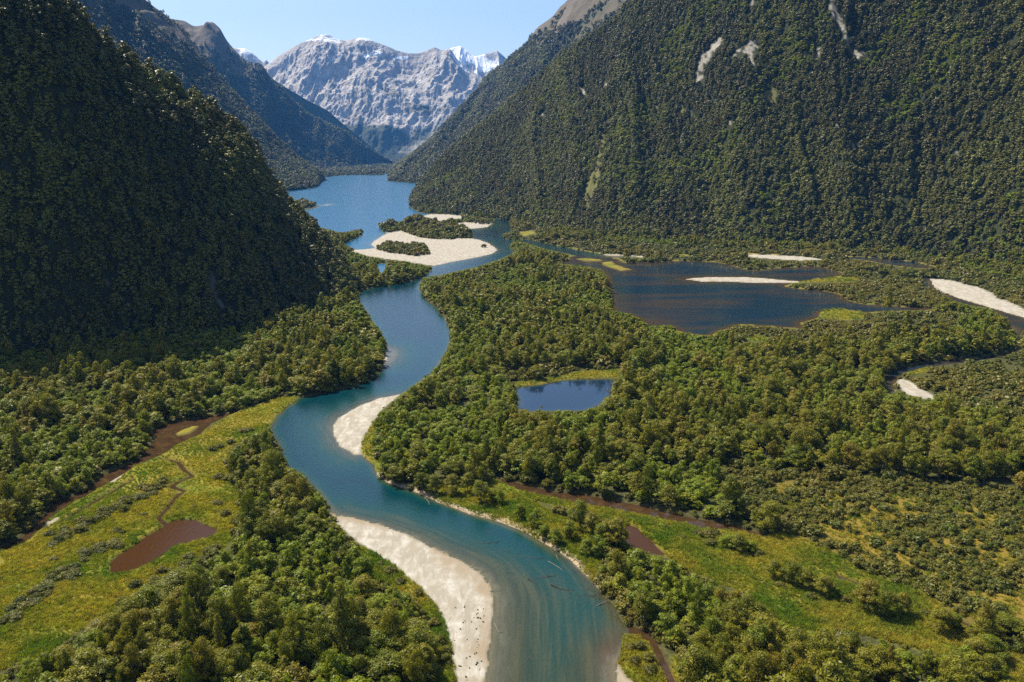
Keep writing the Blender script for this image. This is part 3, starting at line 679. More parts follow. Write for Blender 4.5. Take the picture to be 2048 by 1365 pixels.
for M, z0, z1 in ((LEFT1, 480, 800), (LEFT2, 560, 900), (RIGHT2, 640, 950), (SPUR, 900, 1200)):
    n = fb(M, 180, 5)
    al = np.clip((zz(M) + (n - .5) * 500 - z0) / (z1 - z0), 0, 1)
    slips = np.zeros(M.P.shape[:2])
    if M is RIGHT2: slips = px_poly_mask(M.P, [[(976,185),(982,180),(974,204),(960,230),(948,250),(942,250),(958,220)], [(925,238),(934,232),(920,252),(912,256)]]).astype(float)
    if M is LEFT1: slips = px_poly_mask(M.P, [[(505,315),(512,318),(520,335),(512,335)], [(590,312),(596,312),(604,330),(598,330)]]).astype(float) * .7
    streak = np.clip((M.g - 0.16) * 5, 0, 1) * np.clip(al * 2 + 0.0, 0, 1)
    build_mountain(M, MM_MID, {'rock': np.clip(np.maximum(streak, slips), 0, 1), 'tan': al * 0.75 * (1 - slips)})
n = fb(FACE, 420, 6); n2_ = fb(FACE, 140, 9)
z = zz(FACE)
rock = np.clip((z + (n - .5) * 1500 - 330) / 380, 0, 1)
snow_m = px_poly_mask(FACE.P, [[(604,86),(620,76),(640,66),(660,64),(684,82),(676,86),(660,84),(640,82),(622,84)], [(714,118),(740,106),(762,98),(772,100),(764,106),(745,112),(722,122)], [(754,96),(760,94),(768,106),(760,110)], [(786,118),(800,112),(818,112),(812,118),(796,120)], [(900,108),(908,112),(940,146),(930,142)]]) & (n2_ > 0.42)
snow_m = snow_m | ((z > 1650) & (n2_ > 0.56) & (FACE.vv[None, :] > 0.8))
build_mountain(FACE, MM_FAR, {'rock': rock, 'tan': np.clip((n2_ - 0.55) * 3, 0, 0.5) * np.clip((z - 900) / 500, 0, 1) * 0.8, 'snow': snow_m.astype(float)})
for M, zl in ((SNOWR, 1500), (SNOWL, 1850)):
    n = fb(M, 260, 8)
    x, y, _ = to_px(M.P)
    s = np.clip((zz(M) + (n - .5) * 900 - zl) / 90, 0, 1)
    if M is SNOWR: s = np.where((x > 968), s * (n > 0.5), s)
    build_mountain(M, MM_FAR, {'rock': np.ones_like(s), 'tan': s * 0, 'snow': s})

# ------------------------------------------------------------------ tree kinds: crown of leaf sprays over lobes, tapered trunk with limbs
def quad_leaves(C, N, size, rng, elong=1.35):
    n = len(C)
    a = rng.normal(size=(n, 3)); t = a - (a * N).sum(1, keepdims=True) * N
    t /= np.linalg.norm(t, axis=1, keepdims=True) + 1e-9
    s = np.cross(N, t)
    h = (size * rng.uniform(0.6, 1.35, n))[:, None]
    bend = N * h * rng.uniform(-0.25, 0.25, (n, 1))
    v = np.stack([C - t * h * elong, C + s * h * 0.62 + bend, C + t * h * elong, C - s * h * 0.62 + bend], 1)
    return v.reshape(-1, 3), np.arange(n * 4).reshape(-1, 4)
def crown_arrays(seed, R, base, top, nl, nleaf, leaf, kind='dome', jit=0.5):
    rng = np.random.default_rng(seed)
    k = np.arange(nl); ga = k * 2.39996 + rng.uniform(0, 6.28)
    hh = (k + 0.5) / nl
    Hc = top - base
    if kind == 'dome':
        rr = R * np.sqrt(np.clip(1 - hh ** 2.2, 0.02, 1)) * rng.uniform(0.25, 1.0, nl)
        lr = R * rng.uniform(0.15, 0.42, nl) * (1.1 - 0.35 * rr / R)
        zc = base + Hc * (0.12 + 0.74 * hh) + rng.normal(0, 0.09 * Hc, nl)
    elif kind == 'tall':
        rr = R * (1.0 - 0.75 * hh) * rng.uniform(0.4, 0.95, nl)
        lr = R * (0.42 - 0.2 * hh) * rng.uniform(0.8, 1.2, nl)
        zc = base + Hc * (0.06 + 0.86 * hh)
    else:   # bush: wide and low
        rr = R * np.sqrt(np.clip(1 - hh ** 2, 0.02, 1)) * rng.uniform(0.3, 0.9, nl)
        lr = R * rng.uniform(0.26, 0.42, nl)
        zc = base + Hc * (0.2 + 0.5 * hh)
    cx = np.cos(ga) * rr; cyy = np.sin(ga) * rr
    L = np.stack([cx, cyy, zc], 1)
    squash = 0.62
    pick = rng.choice(nl, int(nleaf * 1.9), p=lr ** 2 / (lr ** 2).sum())
    d = rng.normal(size=(len(pick), 3)); d[:, 2] += 0.35; d /= np.linalg.norm(d, axis=1, keepdims=True)
    rad = lr[pick] * np.where(rng.random(len(pick)) < 0.2, rng.uniform(1.0, 1.45, len(pick)), rng.uniform(0.62, 1.08, len(pick)))
    C = L[pick] + d * rad[:, None] * np.array([1, 1, squash])
    inside = np.zeros(len(C), bool)
    for j in range(nl):
        q = (C - L[j]) / np.array([1, 1, squash])
        inside |= ((q * q).sum(1) < (lr[j] * 0.74) ** 2) & (pick != j)
    keep = ~inside & (C[:, 2] > base * 0.6)
    C = C[keep][:nleaf]; d = d[keep][:nleaf]
    N = d + rng.normal(0, jit, d.shape); N[:, 2] += 0.25
    N /= np.linalg.norm(N, axis=1, keepdims=True)
    v, q = quad_leaves(C, N, leaf, rng)
    return v, q, L
def tube(path, radii, sides=6):
    path = np.asarray(path, float); n = len(path); V = []; Q = []
    for i in range(n):
        t = path[min(i + 1, n - 1)] - path[max(i - 1, 0)]; t /= np.linalg.norm(t) + 1e-9
        a = np.cross(t, [0.31, 0.95, 0.1]); a /= np.linalg.norm(a) + 1e-9; c = np.cross(t, a)
        for s in range(sides):
            w = 6.28318 * s / sides
            V.append(path[i] + (a * math.cos(w) + c * math.sin(w)) * radii[i])
    for i in range(n - 1):
        for s in range(sides):
            Q.append([i * sides + s, i * sides + (s + 1) % sides, (i + 1) * sides + (s + 1) % sides, (i + 1) * sides + s])
    return np.array(V), np.array(Q)
def join_arrays(parts):
    V = []; Q = []; o = 0
    for v, q in parts: V.append(v); Q.append(np.asarray(q) + o); o += len(v)
    return np.concatenate(V), np.concatenate(Q)
def trunk_arrays(seed, base_r, top, lobes, nlimb=6):
    rng = np.random.default_rng(seed + 99)
    zt = top * 0.8
    zs_ = np.linspace(-1.0, zt, 7)
    bx = np.cumsum(rng.normal(0, 0.12, 7)); by = np.cumsum(rng.normal(0, 0.12, 7)); bx -= bx[1]; by -= by[1]
    path = np.stack([bx, by, zs_], 1); rad = base_r * np.array([1.5, 1.1, 0.9, 0.75, 0.6, 0.42, 0.2])
    parts = [tube(path, rad)]
    for L in lobes[rng.permutation(len(lobes))[:nlimb]]:
        z0 = min(max(L[2] * 0.55, top * 0.2), zt * 0.9)
        s = np.array([np.interp(z0, zs_, bx), np.interp(z0, zs_, by), z0])
        mid = (s + L) / 2 + np.array([0, 0, 0.08 * top])
        parts.append(tube([s, mid, L], [base_r * 0.5, base_r * 0.33, base_r * 0.12], 5))
    return join_arrays(parts)

class Kind: pass
KINDS = {}
PROTO = {}
def make_kind(name, mat_, variants, R, base, top, nl, near, far, shape, tr):
    """near = (leaf count, leaf size) for the trees close by, far for the ones in the mass"""
    K = Kind(); K.R, K.top = R, top; K.near = []; K.far = []
    for s in range(variants):
        sd = hash((name, s)) % 1000 if False else (sum(ord(c) for c in name) * 7 + s * 31)
        v, q, L = crown_arrays(sd, R, base, top, nl, near[0], near[1], shape)
        cm = mesh_from(name + '_crown', v, q, mats=[mat_])
        tv, tq = trunk_arrays(sd, tr, top, L)
        tm = mesh_from(name + '_trunk', tv, tq, mats=[M_BARK], smooth=True)
        K.near.append((cm, tm))
        for lod, (nf, sf) in enumerate(far):
            v, q, L2 = crown_arrays(sd, R, base, top, max(6, nl - 4 * lod), nf, sf, shape, 0.38 - 0.13 * lod)
            if lod == 0:
                t2v, t2q = tube([[0, 0, -1], [0, 0, base], [0, 0, top * 0.7]], [tr * 1.3, tr, tr * 0.4], 4)
                vv, qq = join_arrays([(v, q), (t2v, t2q)])
                idx = np.concatenate([np.zeros(len(q)), np.ones(len(t2q))])
                fm = mesh_from(name + '_whole', vv, qq, mats=[mat_, M_BARK], midx=idx)
            else:
                fm = mesh_from(name + '_whole', v, q, mats=[mat_])
            K.far.append((lod, fm))
    KINDS[name] = K
    return K
LOD = [(1100, 0.42), (330, 0.80)]
make_kind('beech', M_BEECH, 5, 4.6, 3.0, 12.0, 32, (6000, 0.19), [(1900, 0.32), (560, 0.58)], 'dome', 0.30)
make_kind('lush', M_LUSH, 4, 3.4, 0.8, 7.0, 22, (3600, 0.19), [(1200, 0.30), (380, 0.54)], 'dome', 0.18)
make_kind('tall', M_BEECH, 2, 3.2, 3.0, 17.0, 26, (5000, 0.20), [(1400, 0.36), (360, 0.72)], 'tall', 0.32)
make_kind('shrub', M_SHRUB, 3, 1.7, 0.05, 2.4, 14, (1500, 0.13), [(520, 0.22), (170, 0.38)], 'bush', 0.07)
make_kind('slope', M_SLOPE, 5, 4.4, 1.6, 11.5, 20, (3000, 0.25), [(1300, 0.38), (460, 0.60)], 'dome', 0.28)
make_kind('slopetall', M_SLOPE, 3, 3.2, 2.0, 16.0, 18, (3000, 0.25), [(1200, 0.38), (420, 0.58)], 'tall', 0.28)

def fern_mesh():
    rng = np.random.default_rng(5); V = []; Q = []; o = 0
    for k in range(16):
        a = k * 6.283 / 16 + rng.uniform(-.15, .15); L = rng.uniform(1.7, 2.4); up = rng.uniform(0.5, 0.9)
        for i in range(9):
            t0, t1 = i / 9, (i + 1) / 9
            def pt(t): return np.array([math.cos(a) * L * t, math.sin(a) * L * t, 3.2 + up * t * 1.3 - 1.5 * t * t * up * 1.2])
            p0, p1 = pt(t0), pt(t1); s = np.array([-math.sin(a), math.cos(a), 0]); w = 0.34 * math.sin(math.pi * min(1, t0 * 0.85 + 0.12))
            for sg in (-1, 1):
                V += [p0, p1, p1 + s * sg * w * 0.8 + [0, 0, -w * .25], p0 + s * sg * w + [0, 0, -w * .3]]; Q.append([o, o + 1, o + 2, o + 3]); o += 4
    tv, tq = tube([[0, 0, -.5], [0.1, 0, 1.6], [0, 0, 3.2]], [0.2, 0.14, 0.12], 6)
    return np.array(V), np.array(Q), tv, tq
fv, fq, ftv, ftq = fern_mesh()
FERN_CROWN = mesh_from('fern_fronds', fv, fq, mats=[M_FERN]); FERN_TRUNK = mesh_from('fern_trunk', ftv, ftq, mats=[M_BARK], smooth=True)

def proto_collection(name, meshes):
    c = bpy.data.collections.new(name)
    for i, m in enumerate(meshes):
        o = bpy.data.objects.new('%s_%02d' % (name, i), m); c.objects.link(o)
    return c
def scatter_object(name, label, cat, coll, P, scl, rot, idx):
    me = bpy.data.meshes.new(name); me.vertices.add(len(P)); me.vertices.foreach_set('co', np.asarray(P, np.float32).ravel())
    def va(nm, arr):
        a = me.attributes.new(nm, 'FLOAT_VECTOR', 'POINT'); a.data.foreach_set('vector', np.asarray(arr, np.float32).ravel())
    va('scl', scl); va('rot', rot)
    a = me.attributes.new('idx', 'INT', 'POINT'); a.data.foreach_set('value', np.asarray(idx, np.int32))
    o = link(name, me, kind='stuff', label=label, category=cat)
    ng = bpy.data.node_groups.new(name + '_scatter', 'GeometryNodeTree')
    ng.interface.new_socket('Geometry', in_out='INPUT', socket_type='NodeSocketGeometry')
    ng.interface.new_socket('Geometry', in_out='OUTPUT', socket_type='NodeSocketGeometry')
    gi = ng.nodes.new('NodeGroupInput'); go = ng.nodes.new('NodeGroupOutput')
    ci = ng.nodes.new('GeometryNodeCollectionInfo'); ci.inputs['Collection'].default_value = coll
    ci.inputs['Separate Children'].default_value = True; ci.inputs['Reset Children'].default_value = True
    ip = ng.nodes.new('GeometryNodeInstanceOnPoints'); ip.inputs['Pick Instance'].default_value = True
    def na(nm, ty):
        x = ng.nodes.new('GeometryNodeInputNamedAttribute'); x.data_type = ty; x.inputs['Name'].default_value = nm
        return x.outputs['Attribute']
    L = ng.links.new
    L(gi.outputs[0], ip.inputs['Points']); L(ci.outputs[0], ip.inputs['Instance'])
    L(na('idx', 'INT'), ip.inputs['Instance Index']); L(na('rot', 'FLOAT_VECTOR'), ip.inputs['Rotation']); L(na('scl', 'FLOAT_VECTOR'), ip.inputs['Scale'])
    L(ip.outputs[0], go.inputs[0])
    md = o.modifiers.new('scatter', 'NODES'); md.node_group = ng
    return o
ALL_MESH = []; SLOT = {}
for kn in ('beech', 'lush', 'tall', 'shrub', 'slope', 'slopetall'):
    for lod in (0, 1):
        SLOT[kn, lod] = []
    for lod, fm in KINDS[kn].far:
        SLOT[kn, lod].append(len(ALL_MESH)); ALL_MESH.append(fm)
vv, qq = join_arrays([(fv, fq), (ftv, ftq)])
SLOT['fern', 0] = [len(ALL_MESH)]; SLOT['fern', 1] = SLOT['fern', 0]
ALL_MESH.append(mesh_from('tree_fern_whole', vv, qq, mats=[M_FERN, M_BARK], midx=np.concatenate([np.zeros(len(fq)), np.ones(len(ftq))])))
TREES = proto_collection('tree_kinds', ALL_MESH)

# ------------------------------------------------------------------ where trees stand on the valley floor
def foot_poly(M): 
    k = M.nvf - 1
    return np.concatenate([M.P[::6, 2, :2], M.P[::-6, k, :2]])
FOOT = [foot_poly(HILL), foot_poly(RIGHT1)]
def jitter_grid(y0, y1, sp, tmax=0.74):
    xs = np.arange(-tmax * y1 - 15, tmax * y1 + 15, sp); yy = np.arange(y0, y1, sp)
    X, Y = np.meshgrid(xs, yy); X = X + RNG.uniform(-.48, .48, X.shape) * sp; Y = Y + RNG.uniform(-.48, .48, X.shape) * sp
    P = np.stack([X.ravel(), Y.ravel()], 1)
    return P[np.abs(P[:, 0]) < tmax * P[:, 1] + 15]
OPENS = [q for _, q in BODIES] + SANDS + MEADOWS + NOT_WATER[:3]
def open_sd(P): return multi(P, OPENS, 40)
def hidden_shift(P, h): return P * (CAM_H / (CAM_H - h))[:, None]

bands = [(125, 420, 4.9, 2.6), (420, 900, 5.3, 3.4), (900, 1500, 6.5, 5.0), (1500, 2700, 9.0, 8.0), (2700, 5000, 15.0, 99), (5000, 9800, 26.0, 99)]
T_xy, T_kind, T_h, T_r = [], [], [], []
for y0, y1, sp, ssp in bands:
    P = jitter_grid(y0, y1, sp)
    st = fbm(P[:, 0] / 42, P[:, 1] / 42, 3, 200); st2 = fbm(P[:, 0] / 16, P[:, 1] / 16, 2, 210)
    big = RNG.random(len(P))
    tall_ok = st + (big - .5) * 0.25
    kind = np.where(tall_ok > 0.49, 0, 1)
    kind = np.where((kind == 0) & (RNG.random(len(P)) < 0.10), 2, kind)
    sfac = sp / 5.0
    h = np.where(kind == 0, 12.0, np.where(kind == 2, 17.0, 7.0)) * np.clip(RNG.lognormal(-0.16, 0.26, len(P)), 0.45, 1.5) * (0.85 + 0.35 * st2)
    r = np.where(kind == 0, 4.6, np.where(kind == 2, 3.2, 3.4)) * np.clip(RNG.lognormal(-0.10, 0.24, len(P)), 0.5, 1.5) * min(sfac, 1.15) ** 0.8
    if y0 >= 1500: r = r * sp / 7.5; h = h * (1.1 if y0 < 2700 else 1.7)
    lowz = multi(P, SHRUBLAND, 40); 
    ok = (lowz > -1.0)
    for fp in FOOT: ok &= sdf(P, fp, 40) > 2
    o0 = open_sd(P); ok &= o0 > 0.45 * r
    # shrink, then drop, trees whose top would stand in front of open water, gravel or meadow seen behind them
    for it in range(3):
        bad = np.zeros(len(P), bool)
        for f_ in (0.3, 0.5, 0.72, 0.93): bad |= ok & (open_sd(hidden_shift(P, h * f_)) < (0.15 + 0.15 * f_) * r)
        if it < 2:
            h = np.where(bad, h * 0.68, h); r = np.where(bad, r * 0.84, r); kind = np.where(bad & (it == 1), 1, kind)
        else: ok &= ~bad
    ok &= RNG.random(len(P)) > np.where(st2 < 0.4, 0.30, 0.06)
    T_xy.append(P[ok]); T_kind.append(kind[ok]); T_h.append(h[ok]); T_r.append(r[ok])
    if ssp < 50:
        Q = jitter_grid(y0, y1, ssp)
        lz = multi(Q, SHRUBLAND, 40)
        isl = multi(Q, ISLANDS_SHRUB, 40)
        oo = open_sd(Q); osand = multi(Q, SANDS, 40); ow = water_sd(Q, margin=40)
        dens = fbm(Q[:, 0] / 14, Q[:, 1] / 14, 3, 230)
        orange = sdf(Q, SCRUB_ORANGE, 30) < 0
        ok = ((lz < 0) & (oo > 0.6) & (dens + RNG.random(len(Q)) * 0.35 > np.where(orange, 0.60, 0.50))) | ((isl < 0) & (RNG.random(len(Q)) < 0.85))
        # undergrowth along every forest edge, so banks do not end in bare trunks
        edge = (oo > 0.5) & (oo < 6) & (lz > 0) & (RNG.random(len(Q)) < 0.75)
        ok |= edge
        for fp in FOOT: ok &= sdf(Q, fp, 40) > 1
        sc_ = np.clip(RNG.lognormal(-0.1, 0.38, len(Q)), 0.4, 2.2) * (ssp / 2.6) ** 0.55
        h = 2.4 * sc_ * np.where(isl < 0, 1.5, 1.0); r = 1.7 * sc_ * np.where(isl < 0, 1.2, 1.0)
        medium = (lz < 0) & (~orange) & (dens > 0.56) & (RNG.random(len(Q)) < 0.5)
        h = np.where(medium, h * 1.7, h); r = np.where(medium, r * 1.45, r)
        bad = np.zeros(len(Q), bool)
        for f_ in (0.35, 0.65, 1.0): bad |= (isl >= 0) & (open_sd(hidden_shift(Q, np.minimum(h, 60) * f_)) < -0.4)
        ok &= ~bad
        T_xy.append(Q[ok]); T_kind.append(np.full(ok.sum(), 3)); T_h.append(h[ok]); T_r.append(r[ok])
T_xy = np.concatenate(T_xy); T_kind = np.concatenate(T_kind); T_h = np.concatenate(T_h); T_r = np.concatenate(T_r)
# trees and bushes seen standing alone: base pixel, height, radius, kind
LONE_TREES = [(792,968,8.5,5.0,0),(845,984,9,4.0,0),(870,990,8,3.6,0),(905,992,9.5,4.2,0),(935,988,8.5,3.8,0),(962,1010,10.5,4.4,0),(985,1006,6,2.8,1),(1000,1012,6,2.6,1),(1040,1042,6.5,3.0,1),(1068,1058,7,3.2,1),(1088,1078,5.5,2.8,1),(1112,1092,6,3.0,1),
    (1138,1082,7,3.4,1),(1160,1060,12,4.6,0),(1185,1075,9,4.0,0),(1232,1105,13.5,5.4,0),(1195,1118,8,3.6,1),(1172,1112,6.5,3.0,1),
    (1457,1098,5.5,3.6,1),(1478,1108,7,3.8,0),(1500,1108,4.5,2.8,1),(1412,1078,3.2,3.0,3),(1546,1160,6.5,3.0,0),(1582,1172,8.5,4.2,0),(1612,1180,7,3.6,0),(1645,1195,7.5,3.8,0),(1665,1198,4.5,2.6,1),
    (1735,1222,9.5,4.6,0),(1765,1236,9.5,4.8,0),(1800,1232,7.5,3.6,0),(1722,1205,6,3.0,1),(1880,1268,8.5,4.2,0),(1905,1262,5.5,2.8,1)]
LONE_BUSHES = [(425,903,3.0,2.6),(440,898,2.4,2.2),(462,890,2.6,2.4),(486,868,2.6,2.6),(500,866,2.2,2.0),(440,962,3.4,2.8),(452,966,2.4,2.0),(437,1012,2.2,2.3),(390,1018,1.2,1.2),(452,1034,2.6,2.2),(472,1048,2.6,2.0),(232,1066,1.8,1.8),(246,1069,1.5,1.4),
    (170,1128,1.6,1.8),(108,1124,1.4,1.6),(190,955,1.2,1.2),(288,1034,1.4,1.5),(1396,1072,2.4,2.0),(1430,1074,2.6,2.2),(1366,1080,1.4,1.4),(1330,1060,1.2,1.2),(1420,1092,2.4,2.4),(1516,1112,2.4,2.4),(1620,1200,2.0,2.0),(1690,1206,2.2,2.0),(1850,1232,1.8,1.8),(1560,1176,1.8,1.8),(1262,1240,2.4,2.0),
    (1280,1300,2.6,2.0),(1296,1325,2.6,2.0),(1270,1330,2.4,1.8),(1300,1350,2.8,2.2),(1262,1302,2.2,1.8),(780,1150,2.6,2.4),(800,1172,2.2,2.0),(838,1195,2.2,1.8),(868,1255,2.6,2.0),(880,1290,2.8,2.0),(888,1330,2.8,2.0),(893,1310,2.2,1.6),(968,496,6.0,5.0),(760,1135,1.6,1.6)]
def bush_row(p0, p1, n, width, h):
    rows = []
    for i in range(n):
        t = (i + random.uniform(-.3, .3)) / max(1, n - 1)
        rows.append((p0[0] + (p1[0] - p0[0]) * t + random.gauss(0, width), p0[1] + (p1[1] - p0[1]) * t + random.gauss(0, width * .55), h * random.uniform(.65, 1.25), h * random.uniform(.7, 1.1)))
    return rows
ROWS = [('in the long row above the reddish pond', bush_row((100,1090), (322,976), 46, 8, 2.6)),
        ('in the short row left of the reddish pond', bush_row((166,1118), (236,1090), 16, 6, 2.2)),
        ('in the row crossing the lower meadow', bush_row((100,1162), (152,1140), 14, 7, 2.3)),
        ('in the belt at the far left meadow edge', bush_row((-20,1275), (152,1140), 34, 9, 2.5)),
        ('in the belt between meadow and forest', bush_row((250,1215), (440,1100), 26, 12, 2.5))]

def ground_z(P):
    """height of the valley floor at points, read from the grid"""
    P = np.asarray(P, float); iy = np.clip(np.searchsorted(ys, P[:, 1]) - 1, 0, NR - 2)
    ix = np.clip(np.searchsorted(ts, P[:, 0] / P[:, 1]) - 1, 0, NC - 2)
    Z = GZ.reshape(NR, NC)
    return np.minimum(np.minimum(Z[iy, ix], Z[iy + 1, ix]), np.minimum(Z[iy, ix + 1], Z[iy + 1, ix + 1]))

# ------------------------------------------------------------------ the nearest trees are things of their own; the rest is forest
KN = ['beech', 'lush', 'tall', 'shrub']
tz = ground_z(T_xy)
px, py, dep = to_px(np.stack([T_xy[:, 0], T_xy[:, 1], tz + T_h * 0.6], 1))
inview = (px > 2) & (px < 2046) & (py < 1362) & (py > 0)
size = np.where(inview & (T_kind != 3), T_r * T_h / dep ** 2, 0)
order = np.argsort(-size)
single = np.zeros(len(T_xy), bool); single[order[:300 - len(LONE_TREES)]] = True
rest = ~single

def assemble(name, label, cat, group, parts, loc, rz, scale):
    e = bpy.data.objects.new(name, None); COL.objects.link(e)
    e.empty_display_size = 0.5
    e.location = loc; e.rotation_euler = (0, 0, rz); e.scale = scale
    e['label'] = label; e['category'] = cat
    if group: e['group'] = group
    for pn, me_ in parts:
        o = bpy.data.objects.new(pn, me_); COL.objects.link(o); o.parent = e
    return e
ORD = ['first', 'second', 'third', 'fourth', 'fifth', 'sixth', 'seventh', 'eighth', 'ninth', 'tenth', 'eleventh', 'twelfth', 'thirteenth', 'fourteenth', 'fifteenth', 'sixteenth', 'seventeenth', 'eighteenth', 'nineteenth', 'twentieth']
LOOK = {0: 'rounded olive beech', 1: 'low bright green broadleaf', 2: 'tall narrow beech', 3: 'low bush'}
LANDMARKS = [('nearest the reddish marsh pond', 330, 1150), ('behind the head of the lower gravel bar', 640, 1060), ('left of the middle of the lower gravel bar', 760, 1200), ('left of the gravel bar at the picture bottom', 830, 1330),
    ('in the lower left corner of the picture', 100, 1350), ('at the picture bottom below the reddish pond', 290, 1345), ('at the picture bottom, midway between corner and gravel bar', 470, 1345), ('at the picture bottom, a little left of the gravel bar', 660, 1345), ('in the left bank forest, below the reddish pond', 400, 1240), ('in the left bank forest, left of the gravel bar', 620, 1260), ('in the middle of the left bank forest', 540, 1180), ('on the narrow bank above the gravel bar', 560, 960),
    ('in the shade at the hill foot left of the marsh', 120, 960), ('in the forest beside the left brown stream', 300, 850), ('in the middle forest right above the brown stream', 1150, 960), ('in the middle forest above the grassy strip', 1380, 1000),
    ('beside the small pointed brown pool', 1290, 1150), ('on the right bank above the creek mouth', 1290, 1220), ('right of the creek at the picture bottom', 1400, 1330), ('below the middle of the grassy strip', 1560, 1280), ('at the picture bottom under the grassy strip', 1600, 1350), ('under the left half of the grassy strip', 1430, 1220),
    ('below the right end of the grassy strip', 1780, 1320), ('in the lower right corner of the picture', 1960, 1320), ('in the scrub right of the grassy strip', 1850, 1130), ('in the middle forest behind the upper gravel bar', 830, 880)]
def zone(x, y):
    return min(LANDMARKS, key=lambda l: (l[1] - x) ** 2 + ((l[2] - y) * 1.3) ** 2)[0]
def nth(n):
    return ORD[n - 1] if n <= 20 else '%d%s' % (n, {1: 'st', 2: 'nd', 3: 'rd'}.get(n % 10 if n % 100 not in (11, 12, 13) else 0, 'th'))
edge_sand = multi(T_xy, SANDS[:1], 60); edge_mead = multi(T_xy, MEADOWS[:2], 60); edge_riv = sdf(T_xy, RIVER, 60)
ids = np.nonzero(single)[0]
entries = {}
for i in ids:
    bx, by, _ = to_px(np.array([T_xy[i, 0], T_xy[i, 1], 0.5])); zn = zone(float(bx), float(by))
    if edge_sand[i] < 9: key = ('edge', 'along the lower gravel bar'); sk = -by
    elif edge_riv[i] < 9: key = ('edge', 'along the left river bank' if bx < 800 else 'along the right river bank'); sk = -by
    elif edge_mead[i] < 8: key = ('edge', 'fringing the left marsh meadow' if bx < 900 else 'fringing the right grassy strip'); sk = bx
    else: key = ('in', zn); sk = 0
    entries.setdefault((key, int(T_kind[i])), []).append((float(sk), int(i)))
LBL = {}
START = {'along the lower gravel bar': 'from the bottom', 'along the left river bank': 'upstream from the gravel bar', 'along the right river bank': 'from the bottom', 'fringing the left marsh meadow': 'from the left', 'fringing the right grassy strip': 'from the left'}
for (key, kd), lst in entries.items():
    lst.sort()
    for n_, (sk, i) in enumerate(lst):
        if key[0] == 'edge':
            o_ = nth(n_ + 1)
            LBL[i] = ('%s %s, %s %s' % (LOOK[kd], key[1], o_, START[key[1]]), 'trees ' + key[1])
        else:
            q1, q2 = np.quantile([T_r[j] for _, j in lst], [0.33, 0.67]); sz = 'large ' if T_r[i] > q2 else ('small ' if T_r[i] < q1 else 'mid-sized ')
            LBL[i] = (sz + LOOK[kd] + ' ' + key[1], sz + LOOK[kd] + ' trees ' + key[1])
for i in ids:
    K = KINDS[KN[T_kind[i]]]; cm, tm = K.near[int(i) % len(K.near)]
    lb, gp = LBL[int(i)]
    sxy = T_r[i] / K.R; sz = T_h[i] / K.top
    assemble('beech_tree' if T_kind[i] != 1 else 'broadleaf_tree', lb, 'tree', gp, [('crown', cm), ('trunk', tm)], (T_xy[i, 0], T_xy[i, 1], tz[i]), random.uniform(0, 6.28), (sxy, sxy, sz))
LONE_LBL = {}
for n_, (x, y, h, r, k) in enumerate(LONE_TREES):
    p = ground(x, y); K = KINDS[KN[k]]; cm, tm = K.near[n_ % len(K.near)]
    if n_ == 0: lb = 'broad round tree on the right bank where the river bends'
    elif n_ == 13: lb = 'tall dark tree between the river and the brown stream'
    elif n_ == 15: lb = 'large spreading tree beside the small pointed brown pool'
    elif n_ < 18: lb = '%s on the right bank strip, %s from the upstream end' % (LOOK[k], ORD[n_])
    else:
        m_ = n_ - 18
        lb = '%s standing in the right grassy strip, %s from the left' % (LOOK[k], ORD[m_])
    assemble('broadleaf_tree' if k == 1 else ('bush' if k == 3 else 'beech_tree'), lb, 'bush' if k == 3 else 'tree', 'trees on the right bank strip' if n_ < 18 else 'trees scattered in the right grassy strip', [('crown', cm), ('trunk', tm)],
             (p[0], p[1], float(ground_z(p[None])[0])), random.uniform(0, 6.28), (r / K.R, r / K.R, h / K.top))
KS = KINDS['shrub']
def put_bush(x, y, h, r, lb, gp, n_):
    p = ground(x, y); cm, tm = KS.near[n_ % 3]
    assemble('bush', lb, 'bush', gp, [('foliage', cm), ('stem', tm)], (p[0], p[1], float(max(ground_z(p[None])[0], 0))), random.uniform(0, 6.28), (r / KS.R, r / KS.R, h / KS.top))
for lbl, rows in ROWS:
    rows = sorted(q for q in rows if q[0] > 5)
    for n_, (x, y, h, r) in enumerate(rows):
        put_bush(x, y, h, r, 'bush %s, %s from the left' % (lbl, nth(n_ + 1)), 'bushes ' + lbl, n_)
WHERE = lambda x, y: ('alone on the tip of the pale gravel island' if (x, y) == (968, 496) else 'in the left marsh meadow' if x < 520 else 'in the bright grass beside the gravel bar' if x < 920 else 'in the bright grass beside the creek mouth' if x < 1310 else 'in the right grassy strip')
cnt = {}
for n_, (x, y, h, r) in enumerate(sorted(LONE_BUSHES)):
    w = WHERE(x, y); cnt[w] = cnt.get(w, 0) + 1
    lb = ('dark bush ' + w) if 'alone' in w else 'low bush %s, %s from the left' % (w, ORD[cnt[w] - 1])
    put_bush(x, y, h, r, lb, 'bushes ' + w, n_)

